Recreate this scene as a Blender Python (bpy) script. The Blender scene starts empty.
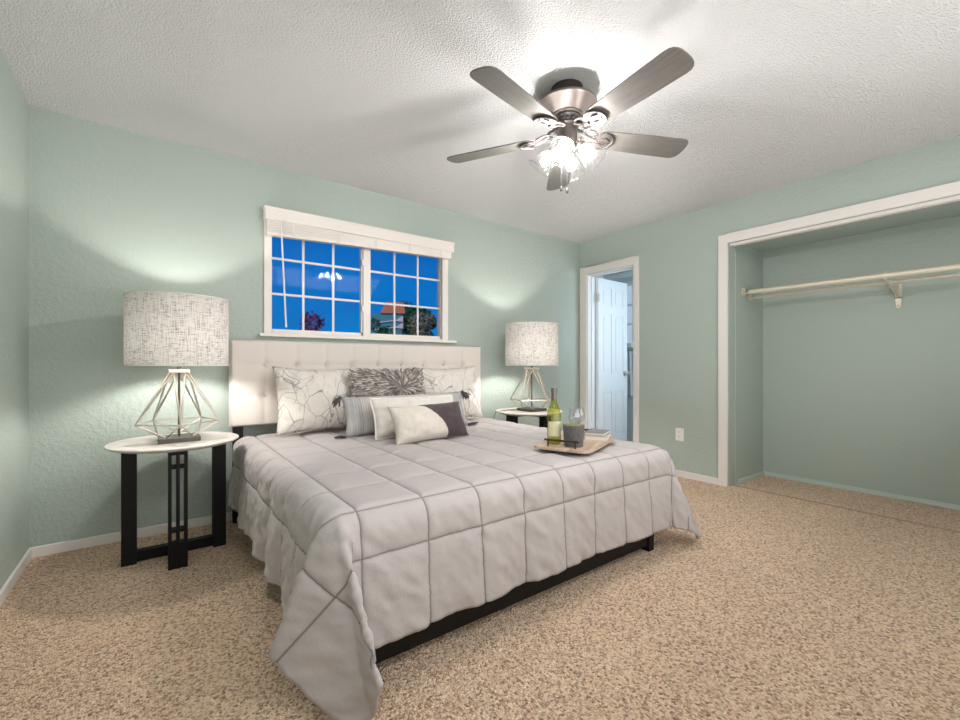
import bpy, bmesh, math, random
import numpy as np
from mathutils import Vector, Matrix, noise as mnoise
PI = math.pi
R = math.radians
SC = bpy.context.scene
COL = SC.collection
random.seed(7)

# ------------------------------------------------------------------ camera
cam_d = bpy.data.cameras.new('camera')
cam = bpy.data.objects.new('camera', cam_d)
COL.objects.link(cam)
cam.location = (0.5471, -3.3324, 1.0435)
cam.rotation_euler = (PI / 2, 0, -0.6412)
cam_d.sensor_width = 36.0
cam_d.lens = 434.83 / 960 * 36
cam_d.shift_y = 4.65 / 960
cam_d.clip_start = 0.02
SC.camera = cam
# ------------------------------------------------------------------ exposure
SC.view_settings.view_transform = 'Standard'
SC.view_settings.look = 'None'
SC.view_settings.exposure = 0.32
SC.view_settings.gamma = 1.0
SC.view_settings.use_curve_mapping = False
SC.cycles.use_denoising = True
SC.cycles.max_bounces = 14
SC.cycles.diffuse_bounces = 8
SC.cycles.transparent_max_bounces = 24
SC.cycles.caustics_reflective = False
SC.cycles.caustics_refractive = False
SC.cycles.sample_clamp_indirect = 6.0
# light levels
FAN_BULB = 380.0        # radiance of each of the four fan bulbs
LAMP_BULB = 640.0       # radiance of the table lamp bulbs
BATH_W = 14.0           # daylight in the side room
# added fill: unseen soft area lamp behind the camera, tilted up
fl = bpy.data.lights.new('rear_fill', 'AREA')
fl.shape = 'RECTANGLE'
fl.size, fl.size_y = 4.0, 1.5
fl.energy = 55.0
fl.color = (1.0, 0.975, 0.965)
flo = bpy.data.objects.new('rear_fill', fl)
COL.objects.link(flo)
flo.location = (2.2, -3.62, 1.15)
flo.rotation_euler = (PI / 2 + R(42), 0, 0)
f2 = bpy.data.lights.new('overhead_fill', 'AREA')  # second added fill, lights floor and bed from above, no fixture there
f2.shape = 'RECTANGLE'
f2.size, f2.size_y = 3.2, 0.6
f2.energy = 34.0
f2.color = (1.0, 0.98, 0.97)
f2o = bpy.data.objects.new('overhead_fill', f2)
COL.objects.link(f2o)
f2o.location = (1.9, -3.36, 2.40)
f2o.rotation_euler = (R(32), 0, 0)
sun = bpy.data.lights.new('afterglow_sun', 'SUN')
sun.energy = 1.2
sun.angle = R(3)
sun.color = (1.0, 0.66, 0.50)
suno = bpy.data.objects.new('afterglow_sun', sun)
COL.objects.link(suno)
suno.rotation_euler = (R(74), 0, R(-50))
# ------------------------------------------------------------------ sky (dusk)
W = bpy.data.worlds.new('dusk_sky')
SC.world = W
W.use_nodes = True
nt = W.node_tree
nt.nodes.clear()
wo = nt.nodes.new('ShaderNodeOutputWorld')
bg = nt.nodes.new('ShaderNodeBackground')
tc = nt.nodes.new('ShaderNodeTexCoord')
sx = nt.nodes.new('ShaderNodeSeparateXYZ')
rp = nt.nodes.new('ShaderNodeValToRGB')
nz = nt.nodes.new('ShaderNodeTexNoise')
mp = nt.nodes.new('ShaderNodeMapping')
mx = nt.nodes.new('ShaderNodeMixRGB')
cr = nt.nodes.new('ShaderNodeValToRGB')
nt.links.new(tc.outputs['Generated'], sx.inputs[0])
nt.links.new(sx.outputs['Z'], rp.inputs[0])
rp.color_ramp.elements[0].position = 0.0
rp.color_ramp.elements[0].color = (0.004, 0.22, 0.62, 1)
rp.color_ramp.elements[1].position = 0.6
rp.color_ramp.elements[1].color = (0.002, 0.09, 0.42, 1)
e = rp.color_ramp.elements.new(0.28)
e.color = (0.002, 0.135, 0.52, 1)
mp.inputs['Scale'].default_value = (3, 3, 14)
nt.links.new(tc.outputs['Generated'], mp.inputs[0])
nt.links.new(mp.outputs[0], nz.inputs['Vector'])
nz.inputs['Scale'].default_value = 1.6
nz.inputs['Detail'].default_value = 5
nt.links.new(nz.outputs[0], cr.inputs[0])
cr.color_ramp.elements[0].position = 0.45
cr.color_ramp.elements[0].color = (0, 0, 0, 1)
cr.color_ramp.elements[1].position = 0.8
cr.color_ramp.elements[1].color = (0.35, 0.35, 0.35, 1)
nt.links.new(cr.outputs[0], mx.inputs[0])
nt.links.new(rp.outputs[0], mx.inputs[1])
mx.inputs[2].default_value = (0.01, 0.06, 0.32, 1)
nt.links.new(mx.outputs[0], bg.inputs['Color'])
bg.inputs['Strength'].default_value = 0.80
nt.links.new(bg.outputs[0], wo.inputs[0])


# ------------------------------------------------------------------ materials
def mat(name, base=(0.5, 0.5, 0.5), rough=0.5, metal=0.0, spec=0.5):
    m = bpy.data.materials.new(name)
    m.use_nodes = True
    p = m.node_tree.nodes['Principled BSDF']
    p.inputs['Base Color'].default_value = (*base, 1)
    p.inputs['Roughness'].default_value = rough
    p.inputs['Metallic'].default_value = metal
    p.inputs['Specular IOR Level'].default_value = spec
    return m


def P(m):
    return m.node_tree.nodes['Principled BSDF']


def nd(m, t):
    return m.node_tree.nodes.new(t)


def ln(m, a, b):
    m.node_tree.links.new(a, b)


def coords(m, scale=(1, 1, 1), kind='Object'):
    t = nd(m, 'ShaderNodeTexCoord')
    mpn = nd(m, 'ShaderNodeMapping')
    mpn.inputs['Scale'].default_value = scale
    ln(m, t.outputs[kind], mpn.inputs[0])
    return mpn.outputs[0]


def tex(m, kind, vec, **kw):
    n = nd(m, kind)
    ln(m, vec, n.inputs['Vector'])
    for k, v in kw.items():
        n.inputs[k].default_value = v
    return n


def ramp(m, fac, stops):
    r = nd(m, 'ShaderNodeValToRGB')
    ln(m, fac, r.inputs[0])
    el = r.color_ramp.elements
    el[0].position, el[0].color = stops[0][0], (*stops[0][1], 1)
    el[1].position, el[1].color = stops[-1][0], (*stops[-1][1], 1)
    for pos, c in stops[1:-1]:
        x = el.new(pos)
        x.color = (*c, 1)
    return r.outputs[0]


def bump(m, height, strength=0.3, dist=0.005, normal=None):
    b = nd(m, 'ShaderNodeBump')
    b.inputs['Strength'].default_value = strength
    b.inputs['Distance'].default_value = dist
    ln(m, height, b.inputs['Height'])
    if normal is not None:
        ln(m, normal, b.inputs['Normal'])
    ln(m, b.outputs[0], P(m).inputs['Normal'])
    return b.outputs[0]


def math_n(m, op, a, b=None):
    n = nd(m, 'ShaderNodeMath')
    n.operation = op
    for i, v in enumerate((a, b)):
        if v is None:
            continue
        if isinstance(v, (int, float)):
            n.inputs[i].default_value = v
        else:
            ln(m, v, n.inputs[i])
    return n.outputs[0]


def wall_paint(name, base, bs=0.35):
    m = mat(name, base, 0.42, 0, 0.35)
    v = coords(m)
    n1 = tex(m, 'ShaderNodeTexNoise', v, Scale=38.0, Detail=3.0, Roughness=0.55)
    c = ramp(m, n1.outputs[0], [(0.44, (0, 0, 0)), (0.60, (1, 1, 1))])
    n2 = tex(m, 'ShaderNodeTexNoise', v, Scale=190.0, Detail=2.0)
    h = math_n(m, 'ADD', c, math_n(m, 'MULTIPLY', n2.outputs[0], 0.35))
    bump(m, h, bs, 0.0035)
    return m


M = {}
M['wall'] = wall_paint('sage_wall_paint', (0.395, 0.455, 0.415))
M['closet'] = wall_paint('sage_closet_paint', (0.38, 0.44, 0.40), 0.22)
M['bath'] = mat('pale_side_room_paint', (0.58, 0.66, 0.68), 0.6)
# popcorn ceiling
m = mat('popcorn_ceiling', (0.88, 0.875, 0.87), 0.9, 0, 0.1)
v = coords(m)
vo = tex(m, 'ShaderNodeTexVoronoi', v, Scale=125.0)
n1 = tex(m, 'ShaderNodeTexNoise', v, Scale=115.0, Detail=4.0, Roughness=0.7)
h = math_n(m, 'ADD', math_n(m, 'MULTIPLY', vo.outputs['Distance'], -0.9), math_n(m, 'MULTIPLY', n1.outputs[0], 1.6))
bump(m, h, 1.0, 0.0120)
M['ceiling'] = m
# carpet
m = mat('beige_carpet', (0.45, 0.33, 0.22), 0.95, 0, 0.05)
v = coords(m)
n1 = tex(m, 'ShaderNodeTexNoise', v, Scale=85.0, Detail=3.0, Roughness=0.6)
vo = tex(m, 'ShaderNodeTexVoronoi', v, Scale=125.0)
n3 = tex(m, 'ShaderNodeTexNoise', v, Scale=2.2, Detail=3.0)
sepc = nd(m, 'ShaderNodeSeparateColor')
ln(m, vo.outputs['Color'], sepc.inputs[0])
tuft = math_n(m, 'ADD', math_n(m, 'MULTIPLY', sepc.outputs[0], 0.42), math_n(m, 'MULTIPLY', n1.outputs[0], 0.62))
c1 = ramp(m, tuft, [(0.27, (0.26, 0.135, 0.07)), (0.43, (0.70, 0.46, 0.29)), (0.64, (0.97, 0.71, 0.50)), (0.80, (1.0, 0.82, 0.62))])
mixn = nd(m, 'ShaderNodeMixRGB')
mixn.blend_type = 'MULTIPLY'
mixn.inputs[0].default_value = 0.5
ln(m, c1, mixn.inputs[1])
ln(m, ramp(m, n3.outputs[0], [(0.3, (0.85, 0.85, 0.85)), (0.7, (1, 1, 1))]), mixn.inputs[2])
ln(m, mixn.outputs[0], P(m).inputs['Base Color'])
h = math_n(m, 'ADD', math_n(m, 'MULTIPLY', vo.outputs['Distance'], -1.0), math_n(m, 'MULTIPLY', n1.outputs[0], 0.7))
bump(m, h, 1.0, 0.014)
P(m).inputs['Sheen Weight'].default_value = 0.25
M['carpet'] = m
M['trim'] = mat('white_trim_paint', (0.74, 0.70, 0.67), 0.4)
M['vinyl'] = mat('white_vinyl', (0.78, 0.73, 0.69), 0.38)
M['door'] = mat('white_door_paint', (0.72, 0.74, 0.76), 0.4)
M['greentrim'] = mat('closet_baseboard_paint', (0.50, 0.58, 0.53), 0.4)
M['black'] = mat('black_metal', (0.006, 0.006, 0.0065), 0.5, 0.0, 0.22)
M['bedblack'] = mat('black_stained_wood', (0.009, 0.008, 0.0075), 0.55, 0.0, 0.25)
M['chrome'] = mat('satin_nickel', (0.62, 0.58, 0.53), 0.28, 1.0)
M['wire'] = mat('brushed_champagne_metal', (0.66, 0.60, 0.52), 0.33, 0.85)
M['bronze'] = mat('pewter_bronze', (0.12, 0.098, 0.088), 0.42, 0.3)
M['bronze_light'] = mat('pewter_highlight', (0.045, 0.038, 0.035), 0.5, 0.1)
M['dark'] = mat('dark_bronze', (0.035, 0.028, 0.026), 0.45, 0.4)
M['plate'] = mat('lamp_foot_metal', (0.10, 0.09, 0.08), 0.4, 0.6)
M['rod'] = mat('ivory_enamel', (0.66, 0.60, 0.49), 0.35, 0.2)
M['plastic'] = mat('white_plastic', (0.80, 0.78, 0.75), 0.35)
M['slot'] = mat('dark_slot', (0.05, 0.05, 0.05), 0.6)
# fan blade: dark grained wood, satin
m = mat('grey_brown_blade', (0.12, 0.11, 0.10), 0.38)
v = coords(m, (1.5, 22, 22))
n1 = tex(m, 'ShaderNodeTexNoise', v, Scale=4.0, Detail=6.0, Roughness=0.6)
ln(m, ramp(m, n1.outputs[0], [(0.3, (0.105, 0.098, 0.09)), (0.7, (0.16, 0.15, 0.135))]), P(m).inputs['Base Color'])
M['blade'] = m
# emissive bulbs
def emit(name, col, s):
    mm = bpy.data.materials.new(name)
    mm.use_nodes = True
    t = mm.node_tree
    t.nodes.clear()
    o = t.nodes.new('ShaderNodeOutputMaterial')
    em = t.nodes.new('ShaderNodeEmission')
    em.inputs[0].default_value = (*col, 1)
    em.inputs[1].default_value = s
    t.links.new(em.outputs[0], o.inputs[0])
    return mm


M['fan_bulb'] = emit('fan_bulb_light', (1.0, 0.965, 0.945), FAN_BULB)
M['lamp_bulb'] = emit('lamp_bulb_light', (1.0, 0.96, 0.91), LAMP_BULB)


def glassy(name, tint, refl, milk=0.0, milkcol=(1, 1, 1), rough=0.03, bmp=0.0):
    """thin sheet of glass: see-through, reflecting more at grazing angles"""
    mm = bpy.data.materials.new(name)
    mm.use_nodes = True
    t = mm.node_tree
    t.nodes.clear()
    o = t.nodes.new('ShaderNodeOutputMaterial')
    tr = t.nodes.new('ShaderNodeBsdfTransparent')
    tr.inputs[0].default_value = (*tint, 1)
    gl = t.nodes.new('ShaderNodeBsdfGlossy')
    gl.inputs['Roughness'].default_value = rough
    fr = t.nodes.new('ShaderNodeLayerWeight')
    fr.inputs[0].default_value = 0.5
    pw = t.nodes.new('ShaderNodeMath')
    pw.operation = 'POWER'
    t.links.new(fr.outputs['Facing'], pw.inputs[0])
    pw.inputs[1].default_value = 5.0
    ma = t.nodes.new('ShaderNodeMath')
    ma.operation = 'MULTIPLY_ADD'
    t.links.new(pw.outputs[0], ma.inputs[0])
    ma.inputs[1].default_value = 0.55
    ma.inputs[2].default_value = refl
    mi = t.nodes.new('ShaderNodeMixShader')
    t.links.new(ma.outputs[0], mi.inputs[0])
    src = tr.outputs[0]
    if milk > 0:
        tl = t.nodes.new('ShaderNodeBsdfTranslucent')
        tl.inputs[0].default_value = (*milkcol, 1)
        df = t.nodes.new('ShaderNodeBsdfDiffuse')
        df.inputs[0].default_value = (*milkcol, 1)
        ad = t.nodes.new('ShaderNodeMixShader')
        ad.inputs[0].default_value = 0.5
        t.links.new(tl.outputs[0], ad.inputs[1])
        t.links.new(df.outputs[0], ad.inputs[2])
        m2 = t.nodes.new('ShaderNodeMixShader')
        m2.inputs[0].default_value = milk
        t.links.new(tr.outputs[0], m2.inputs[1])
        t.links.new(ad.outputs[0], m2.inputs[2])
        src = m2.outputs[0]
    t.links.new(src, mi.inputs[1])
    t.links.new(gl.outputs[0], mi.inputs[2])
    t.links.new(mi.outputs[0], o.inputs[0])
    return mm


M['pane'] = glassy('window_glass', (0.96, 0.98, 1.0), 0.010, 0, rough=0.03)
M['shadeglass'] = glassy('seeded_glass', (0.93, 0.93, 0.93), 0.03, 0.004, rough=0.04)
M['clear'] = glassy('clear_tumbler_glass', (0.93, 0.94, 0.95), 0.06, 0.05, rough=0.03)
M['bottle'] = glassy('pale_green_bottle', (0.80, 0.81, 0.38), 0.05, 0.16, (0.36, 0.37, 0.07), rough=0.05)
# linen lamp shade
m = bpy.data.materials.new('linen_shade')
m.use_nodes = True
t = m.node_tree
t.nodes.clear()
o = t.nodes.new('ShaderNodeOutputMaterial')
df = t.nodes.new('ShaderNodeBsdfDiffuse')
tl = t.nodes.new('ShaderNodeBsdfTranslucent')
mi = t.nodes.new('ShaderNodeMixShader')
mi.inputs[0].default_value = 0.035
tcn = t.nodes.new('ShaderNodeTexCoord')
va = []
for sc in ((70, 70, 620), (700, 700, 40)):
    mpn = t.nodes.new('ShaderNodeMapping')
    mpn.inputs['Scale'].default_value = sc
    t.links.new(tcn.outputs['Object'], mpn.inputs[0])
    nn = t.nodes.new('ShaderNodeTexNoise')
    nn.inputs['Scale'].default_value = 0.45
    nn.inputs['Detail'].default_value = 2
    t.links.new(mpn.outputs[0], nn.inputs['Vector'])
    va.append(nn.outputs[0])
mm_ = t.nodes.new('ShaderNodeMath')
mm_.operation = 'ADD'
t.links.new(va[0], mm_.inputs[0])
t.links.new(va[1], mm_.inputs[1])
r1 = t.nodes.new('ShaderNodeValToRGB')
t.links.new(mm_.outputs[0], r1.inputs[0])
r1.color_ramp.elements[0].position = 0.80
r1.color_ramp.elements[0].color = (0.29, 0.265, 0.25, 1)
r1.color_ramp.elements[1].position = 1.12
r1.color_ramp.elements[1].color = (0.62, 0.585, 0.55, 1)
for b_ in (df, tl):
    t.links.new(r1.outputs[0], b_.inputs[0])
t.links.new(df.outputs[0], mi.inputs[1])
t.links.new(tl.outputs[0], mi.inputs[2])
t.links.new(mi.outputs[0], o.inputs[0])
M['linen'] = m
M['shade_rim'] = mat('shade_rim_tape', (0.72, 0.68, 0.63), 0.8)


def fabric(name, base, amp=0.06, scale=420.0, bs=0.25, rough=0.9):
    mm = mat(name, base, rough, 0, 0.15)
    vv = coords(mm)
    n = tex(mm, 'ShaderNodeTexNoise', vv, Scale=scale, Detail=2.0)
    lo = tuple(max(0, b - amp) for b in base)
    hi = tuple(b + amp for b in base)
    ln(mm, ramp(mm, n.outputs[0], [(0.35, lo), (0.65, hi)]), P(mm).inputs['Base Color'])
    bump(mm, n.outputs[0], bs, 0.002)
    P(mm).inputs['Sheen Weight'].default_value = 0.15
    return mm


M['headboard'] = fabric('oatmeal_upholstery', (0.69, 0.63, 0.585), 0.025, 600, 0.12)
M['cream'] = fabric('cream_cotton', (0.72, 0.68, 0.63), 0.05, 300)
M['piping'] = mat('white_piping', (0.82, 0.79, 0.75), 0.8)
M['sheet'] = mat('mattress_ticking', (0.70, 0.69, 0.68), 0.8)
M['tassel'] = mat('charcoal_tassel_yarn', (0.075, 0.068, 0.07), 0.9)
M['fur'] = mat('taupe_fur', (0.27, 0.235, 0.22), 0.75)
m = M['fur']
oi = nd(m, 'ShaderNodeAttribute')
oi.attribute_name = 'tone'
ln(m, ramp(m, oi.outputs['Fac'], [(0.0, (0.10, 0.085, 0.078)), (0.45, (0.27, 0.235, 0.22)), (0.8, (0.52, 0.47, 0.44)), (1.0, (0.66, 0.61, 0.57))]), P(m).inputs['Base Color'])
M['furbase'] = mat('taupe_fur_backing', (0.16, 0.14, 0.13), 0.95)
M['tufting'] = mat('upholstery_button', (0.60, 0.545, 0.50), 0.8)

# marble-like table top
m = mat('whitewashed_table_top', (0.66, 0.61, 0.56), 0.45)
v = coords(m, (2, 9, 2))
n1 = tex(m, 'ShaderNodeTexNoise', v, Scale=2.6, Detail=6.0, Roughness=0.65)
ln(m, ramp(m, n1.outputs[0], [(0.3, (0.50, 0.45, 0.41)), (0.5, (0.68, 0.63, 0.585)), (0.75, (0.76, 0.72, 0.68))]), P(m).inputs['Base Color'])
M['top'] = m
# tray wood
m = mat('light_tray_wood', (0.42, 0.30, 0.21), 0.5)
v = coords(m, (3, 26, 26))
n1 = tex(m, 'ShaderNodeTexNoise', v, Scale=2.0, Detail=5.0)
ln(m, ramp(m, n1.outputs[0], [(0.3, (0.33, 0.22, 0.15)), (0.7, (0.60, 0.46, 0.35))]), P(m).inputs['Base Color'])
M['tray'] = m
M['pot'] = fabric('grey_concrete', (0.125, 0.115, 0.115), 0.025, 90, 0.2)
M['leaf'] = mat('succulent_green', (0.23, 0.27, 0.07), 0.5)
M['soil'] = mat('soil', (0.06, 0.045, 0.03), 0.95)
M['paper'] = mat('page_paper', (0.74, 0.70, 0.64), 0.85)
M['cover_grey'] = mat('grey_book_cover', (0.20, 0.19, 0.20), 0.55)
M['cover_tan'] = mat('pale_book_cover', (0.55, 0.49, 0.43), 0.55)
M['foil'] = mat('dark_capsule', (0.16, 0.14, 0.13), 0.35, 0.5)
M['label'] = mat('cream_bottle_label', (0.66, 0.62, 0.42), 0.7)
M['towel'] = fabric('pale_towel', (0.62, 0.68, 0.72), 0.04, 200)
M['frost'] = mat('daylit_window_panel', (0.26, 0.31, 0.36), 0.25)
P(M['frost']).inputs['Emission Color'].default_value = (0.52, 0.66, 0.80, 1)
P(M['frost']).inputs['Emission Strength'].default_value = 0.5

# line-patterned cream cover of the big pillows
def sketch_fabric():
    mm = mat('cream_line_print', (0.70, 0.65, 0.60), 0.9, 0, 0.15)
    vv = coords(mm, (1, 0.15, 1))
    dis = tex(mm, 'ShaderNodeTexNoise', vv, Scale=3.5, Detail=1.0)
    va_ = nd(mm, 'ShaderNodeMixRGB')
    va_.blend_type = 'ADD'
    va_.inputs[0].default_value = 0.35
    ln(mm, vv, va_.inputs[1])
    ln(mm, dis.outputs['Color'], va_.inputs[2])
    lines = None
    for sc, w_, off in ((8.5, 0.013, 0), (6.0, 0.010, 3.3), (11.0, 0.009, 7.1)):
        m3 = nd(mm, 'ShaderNodeMapping')
        m3.inputs['Location'].default_value = (off, off * 0.7, off)
        m3.inputs['Rotation'].default_value = (0, 0.5 + off, 0)
        m3.inputs['Scale'].default_value = (1.0, 1.0, 0.55)
        ln(mm, va_.outputs[0], m3.inputs[0])
        vo_ = tex(mm, 'ShaderNodeTexVoronoi', m3.outputs[0], Scale=sc)
        vo_.feature = 'DISTANCE_TO_EDGE'
        msk = tex(mm, 'ShaderNodeTexNoise', m3.outputs[0], Scale=4.5)
        l = math_n(mm, 'LESS_THAN', vo_.outputs['Distance'], w_)
        l = math_n(mm, 'MULTIPLY', l, math_n(mm, 'GREATER_THAN', msk.outputs[0], 0.47))
        lines = l if lines is None else math_n(mm, 'MAXIMUM', lines, l)
    mixc = nd(mm, 'ShaderNodeMixRGB')
    ln(mm, lines, mixc.inputs[0])
    mixc.inputs[1].default_value = (0.71, 0.665, 0.615, 1)
    mixc.inputs[2].default_value = (0.36, 0.335, 0.33, 1)
    ln(mm, mixc.outputs[0], P(mm).inputs['Base Color'])
    wn = tex(mm, 'ShaderNodeTexNoise', coords(mm), Scale=14.0, Detail=3.0)
    bump(mm, wn.outputs[0], 0.5, 0.03)
    return mm


M['sketch'] = sketch_fabric()
# striped lumbar cover
m = mat('striped_lumbar_cover', (0.6, 0.58, 0.56), 0.9, 0, 0.15)
tcn = nd(m, 'ShaderNodeTexCoord')
sp = nd(m, 'ShaderNodeSeparateXYZ')
ln(m, tcn.outputs['Object'], sp.inputs[0])
nn = tex(m, 'ShaderNodeTexNoise', coords(m, (60, 1, 1.5)), Scale=1.0, Detail=3.0)
ax = math_n(m, 'ABSOLUTE', sp.outputs['X'])
fine = math_n(m, 'MULTIPLY', math_n(m, 'SINE', math_n(m, 'MULTIPLY', sp.outputs['X'], 420.0)), 0.06)
fac = math_n(m, 'ADD', math_n(m, 'ADD', math_n(m, 'MULTIPLY', ax, 2.0), fine), math_n(m, 'MULTIPLY', math_n(m, 'SUBTRACT', nn.outputs[0], 0.5), 0.10))
cc = ramp(m, fac, [(0.0, (0.60, 0.57, 0.54)), (0.66, (0.56, 0.53, 0.51)), (0.72, (0.42, 0.40, 0.40)), (0.77, (0.55, 0.54, 0.54)),
                   (0.80, (0.21, 0.22, 0.23)), (0.835, (0.47, 0.46, 0.46)), (0.90, (0.38, 0.38, 0.385)), (0.95, (0.50, 0.48, 0.46)), (1.0, (0.24, 0.235, 0.24))])
ln(m, cc, P(m).inputs['Base Color'])
bump(m, math_n(m, 'SINE', math_n(m, 'MULTIPLY', sp.outputs['X'], 420.0)), 0.25, 0.003)
M['stripe'] = m
# half beige / half plum front pillow
m = mat('two_tone_cover', (0.6, 0.55, 0.5), 0.9, 0, 0.15)
tcn = nd(m, 'ShaderNodeTexCoord')
sp = nd(m, 'ShaderNodeSeparateXYZ')
ln(m, tcn.outputs['Object'], sp.inputs[0])
dx = math_n(m, 'ADD', sp.outputs['X'], 0.273)
dz = math_n(m, 'ADD', sp.outputs['Z'], 0.10)
rr = math_n(m, 'SQRT', math_n(m, 'ADD', math_n(m, 'MULTIPLY', dx, dx), math_n(m, 'MULTIPLY', dz, dz)))
sel = math_n(m, 'GREATER_THAN', rr, 0.377)
nn = tex(m, 'ShaderNodeTexNoise', coords(m), Scale=260.0, Detail=2.0)
ca = ramp(m, nn.outputs[0], [(0.35, (0.54, 0.49, 0.435)), (0.65, (0.68, 0.63, 0.57))])
cb = ramp(m, nn.outputs[0], [(0.35, (0.052, 0.036, 0.04)), (0.65, (0.088, 0.066, 0.072))])
mixn = nd(m, 'ShaderNodeMixRGB')
ln(m, sel, mixn.inputs[0])
ln(m, ca, mixn.inputs[1])
ln(m, cb, mixn.inputs[2])
ln(m, mixn.outputs[0], P(m).inputs['Base Color'])
P(m).inputs['Sheen Weight'].default_value = 0.2
M['twotone'] = m
# comforter
m = mat('grey_quilted_cotton', (0.52, 0.49, 0.495), 0.75, 0, 0.25)
v = coords(m)
n1 = tex(m, 'ShaderNodeTexNoise', v, Scale=22.0, Detail=4.0, Roughness=0.55)
at = nd(m, 'ShaderNodeAttribute')
at.attribute_name = 'seam'
mixn = nd(m, 'ShaderNodeMixRGB')
ln(m, at.outputs['Fac'], mixn.inputs[0])
mixn.inputs[1].default_value = (0.445, 0.405, 0.40, 1)
mixn.inputs[2].default_value = (0.15, 0.13, 0.13, 1)
ln(m, mixn.outputs[0], P(m).inputs['Base Color'])
bump(m, n1.outputs[0], 0.25, 0.012)
P(m).inputs['Sheen Weight'].default_value = 0.15
M['comforter'] = m
# outdoors
M['siding'] = mat('teal_siding', (0.10, 0.42, 0.46), 0.8)
M['roofing'] = mat('terracotta_roof', (0.75, 0.30, 0.16), 0.8)
M['gable'] = mat('white_gable', (0.85, 0.88, 0.9), 0.6)
M['tree'] = mat('dark_foliage', (0.035, 0.16, 0.07), 0.8)
M['tree_light'] = mat('grey_green_foliage', (0.30, 0.34, 0.22), 0.8)
M['tree_red'] = mat('reddish_foliage', (0.30, 0.09, 0.22), 0.8)
M['bark'] = mat('bark', (0.10, 0.07, 0.05), 0.9)
M['lawn'] = mat('lawn', (0.08, 0.14, 0.05), 0.95)


# ------------------------------------------------------------------ mesh helpers
def new():
    return bmesh.new()


def box(bm, lo, hi, mtx=None):
    x0, y0, z0 = lo
    x1, y1, z1 = hi
    vs = [Vector(c) for c in ((x0, y0, z0), (x1, y0, z0), (x1, y1, z0), (x0, y1, z0), (x0, y0, z1), (x1, y0, z1), (x1, y1, z1), (x0, y1, z1))]
    if mtx is not None:
        vs = [mtx @ c for c in vs]
    b = [bm.verts.new(c) for c in vs]
    for f in ((0, 3, 2, 1), (4, 5, 6, 7), (0, 1, 5, 4), (1, 2, 6, 5), (2, 3, 7, 6), (3, 0, 4, 7)):
        bm.faces.new([b[i] for i in f])
    return bm


def frame_axes(d):
    d = d.normalized()
    up = Vector((0, 0, 1)) if abs(d.z) < 0.95 else Vector((1, 0, 0))
    a = d.cross(up).normalized()
    return a, a.cross(d).normalized()


def tube(bm, pts, r, n=10, caps=True, ry=None):
    pts = [Vector(p) for p in pts]
    rings = []
    for i, p in enumerate(pts):
        if i == 0:
            d = pts[1] - pts[0]
        elif i == len(pts) - 1:
            d = pts[-1] - pts[-2]
        else:
            d = (pts[i + 1] - p).normalized() + (p - pts[i - 1]).normalized()
        a, b = frame_axes(d)
        rad = r[i] if isinstance(r, (list, tuple)) else r
        rb = rad if ry is None else ry
        rings.append([bm.verts.new(p + a * math.cos(2 * PI * k / n) * rad + b * math.sin(2 * PI * k / n) * rb) for k in range(n)])
    for i in range(len(rings) - 1):
        for k in range(n):
            bm.faces.new((rings[i][k], rings[i][(k + 1) % n], rings[i + 1][(k + 1) % n], rings[i + 1][k]))
    if caps:
        bm.faces.new(rings[0][::-1])
        bm.faces.new(rings[-1])
    return bm


def lathe(bm, prof, n=32, mtx=None, closed=False):
    """prof: (r, z) from bottom to top; r = 0 closes an end"""
    rings = []
    for r, z in prof:
        if r < 1e-6:
            p = Vector((0, 0, z))
            rings.append([bm.verts.new(mtx @ p if mtx else p)])
        else:
            row = []
            for k in range(n):
                p = Vector((r * math.cos(2 * PI * k / n), r * math.sin(2 * PI * k / n), z))
                row.append(bm.verts.new(mtx @ p if mtx else p))
            rings.append(row)
    for a, b in zip(rings[:-1], rings[1:]):
        for k in range(n):
            k2 = (k + 1) % n
            if len(a) == 1 and len(b) == 1:
                continue
            if len(a) == 1:
                bm.faces.new((a[0], b[k2], b[k]))
            elif len(b) == 1:
                bm.faces.new((a[k], a[k2], b[0]))
            else:
                bm.faces.new((a[k], a[k2], b[k2], b[k]))
    return bm


def prism(bm, outline, z0, z1, mtx=None):
    lo = [Vector((x, y, z0)) for x, y in outline]
    hi = [Vector((x, y, z1)) for x, y in outline]
    if mtx is not None:
        lo = [mtx @ p for p in lo]
        hi = [mtx @ p for p in hi]
    a = [bm.verts.new(p) for p in lo]
    b = [bm.verts.new(p) for p in hi]
    n = len(a)
    bm.faces.new(a[::-1])
    bm.faces.new(b)
    for i in range(n):
        j = (i + 1) % n
        bm.faces.new((a[i], a[j], b[j], b[i]))
    return bm


def rrect(w, h, r, n=6):
    out = []
    for cx, cy, a0 in ((w / 2 - r, h / 2 - r, 0), (-w / 2 + r, h / 2 - r, 90), (-w / 2 + r, -h / 2 + r, 180), (w / 2 - r, -h / 2 + r, 270)):
        for k in range(n + 1):
            a = R(a0 + 90 * k / n)
            out.append((cx + r * math.cos(a), cy + r * math.sin(a)))
    return out


def ball(bm, c, r, n=16, sz=1.0):
    prof = [(0 if i in (0, n // 2) else r * math.sin(PI * i / (n // 2)), -r * sz * math.cos(PI * i / (n // 2))) for i in range(n // 2 + 1)]
    return lathe(bm, prof, n, Matrix.Translation(Vector(c)))


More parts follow.
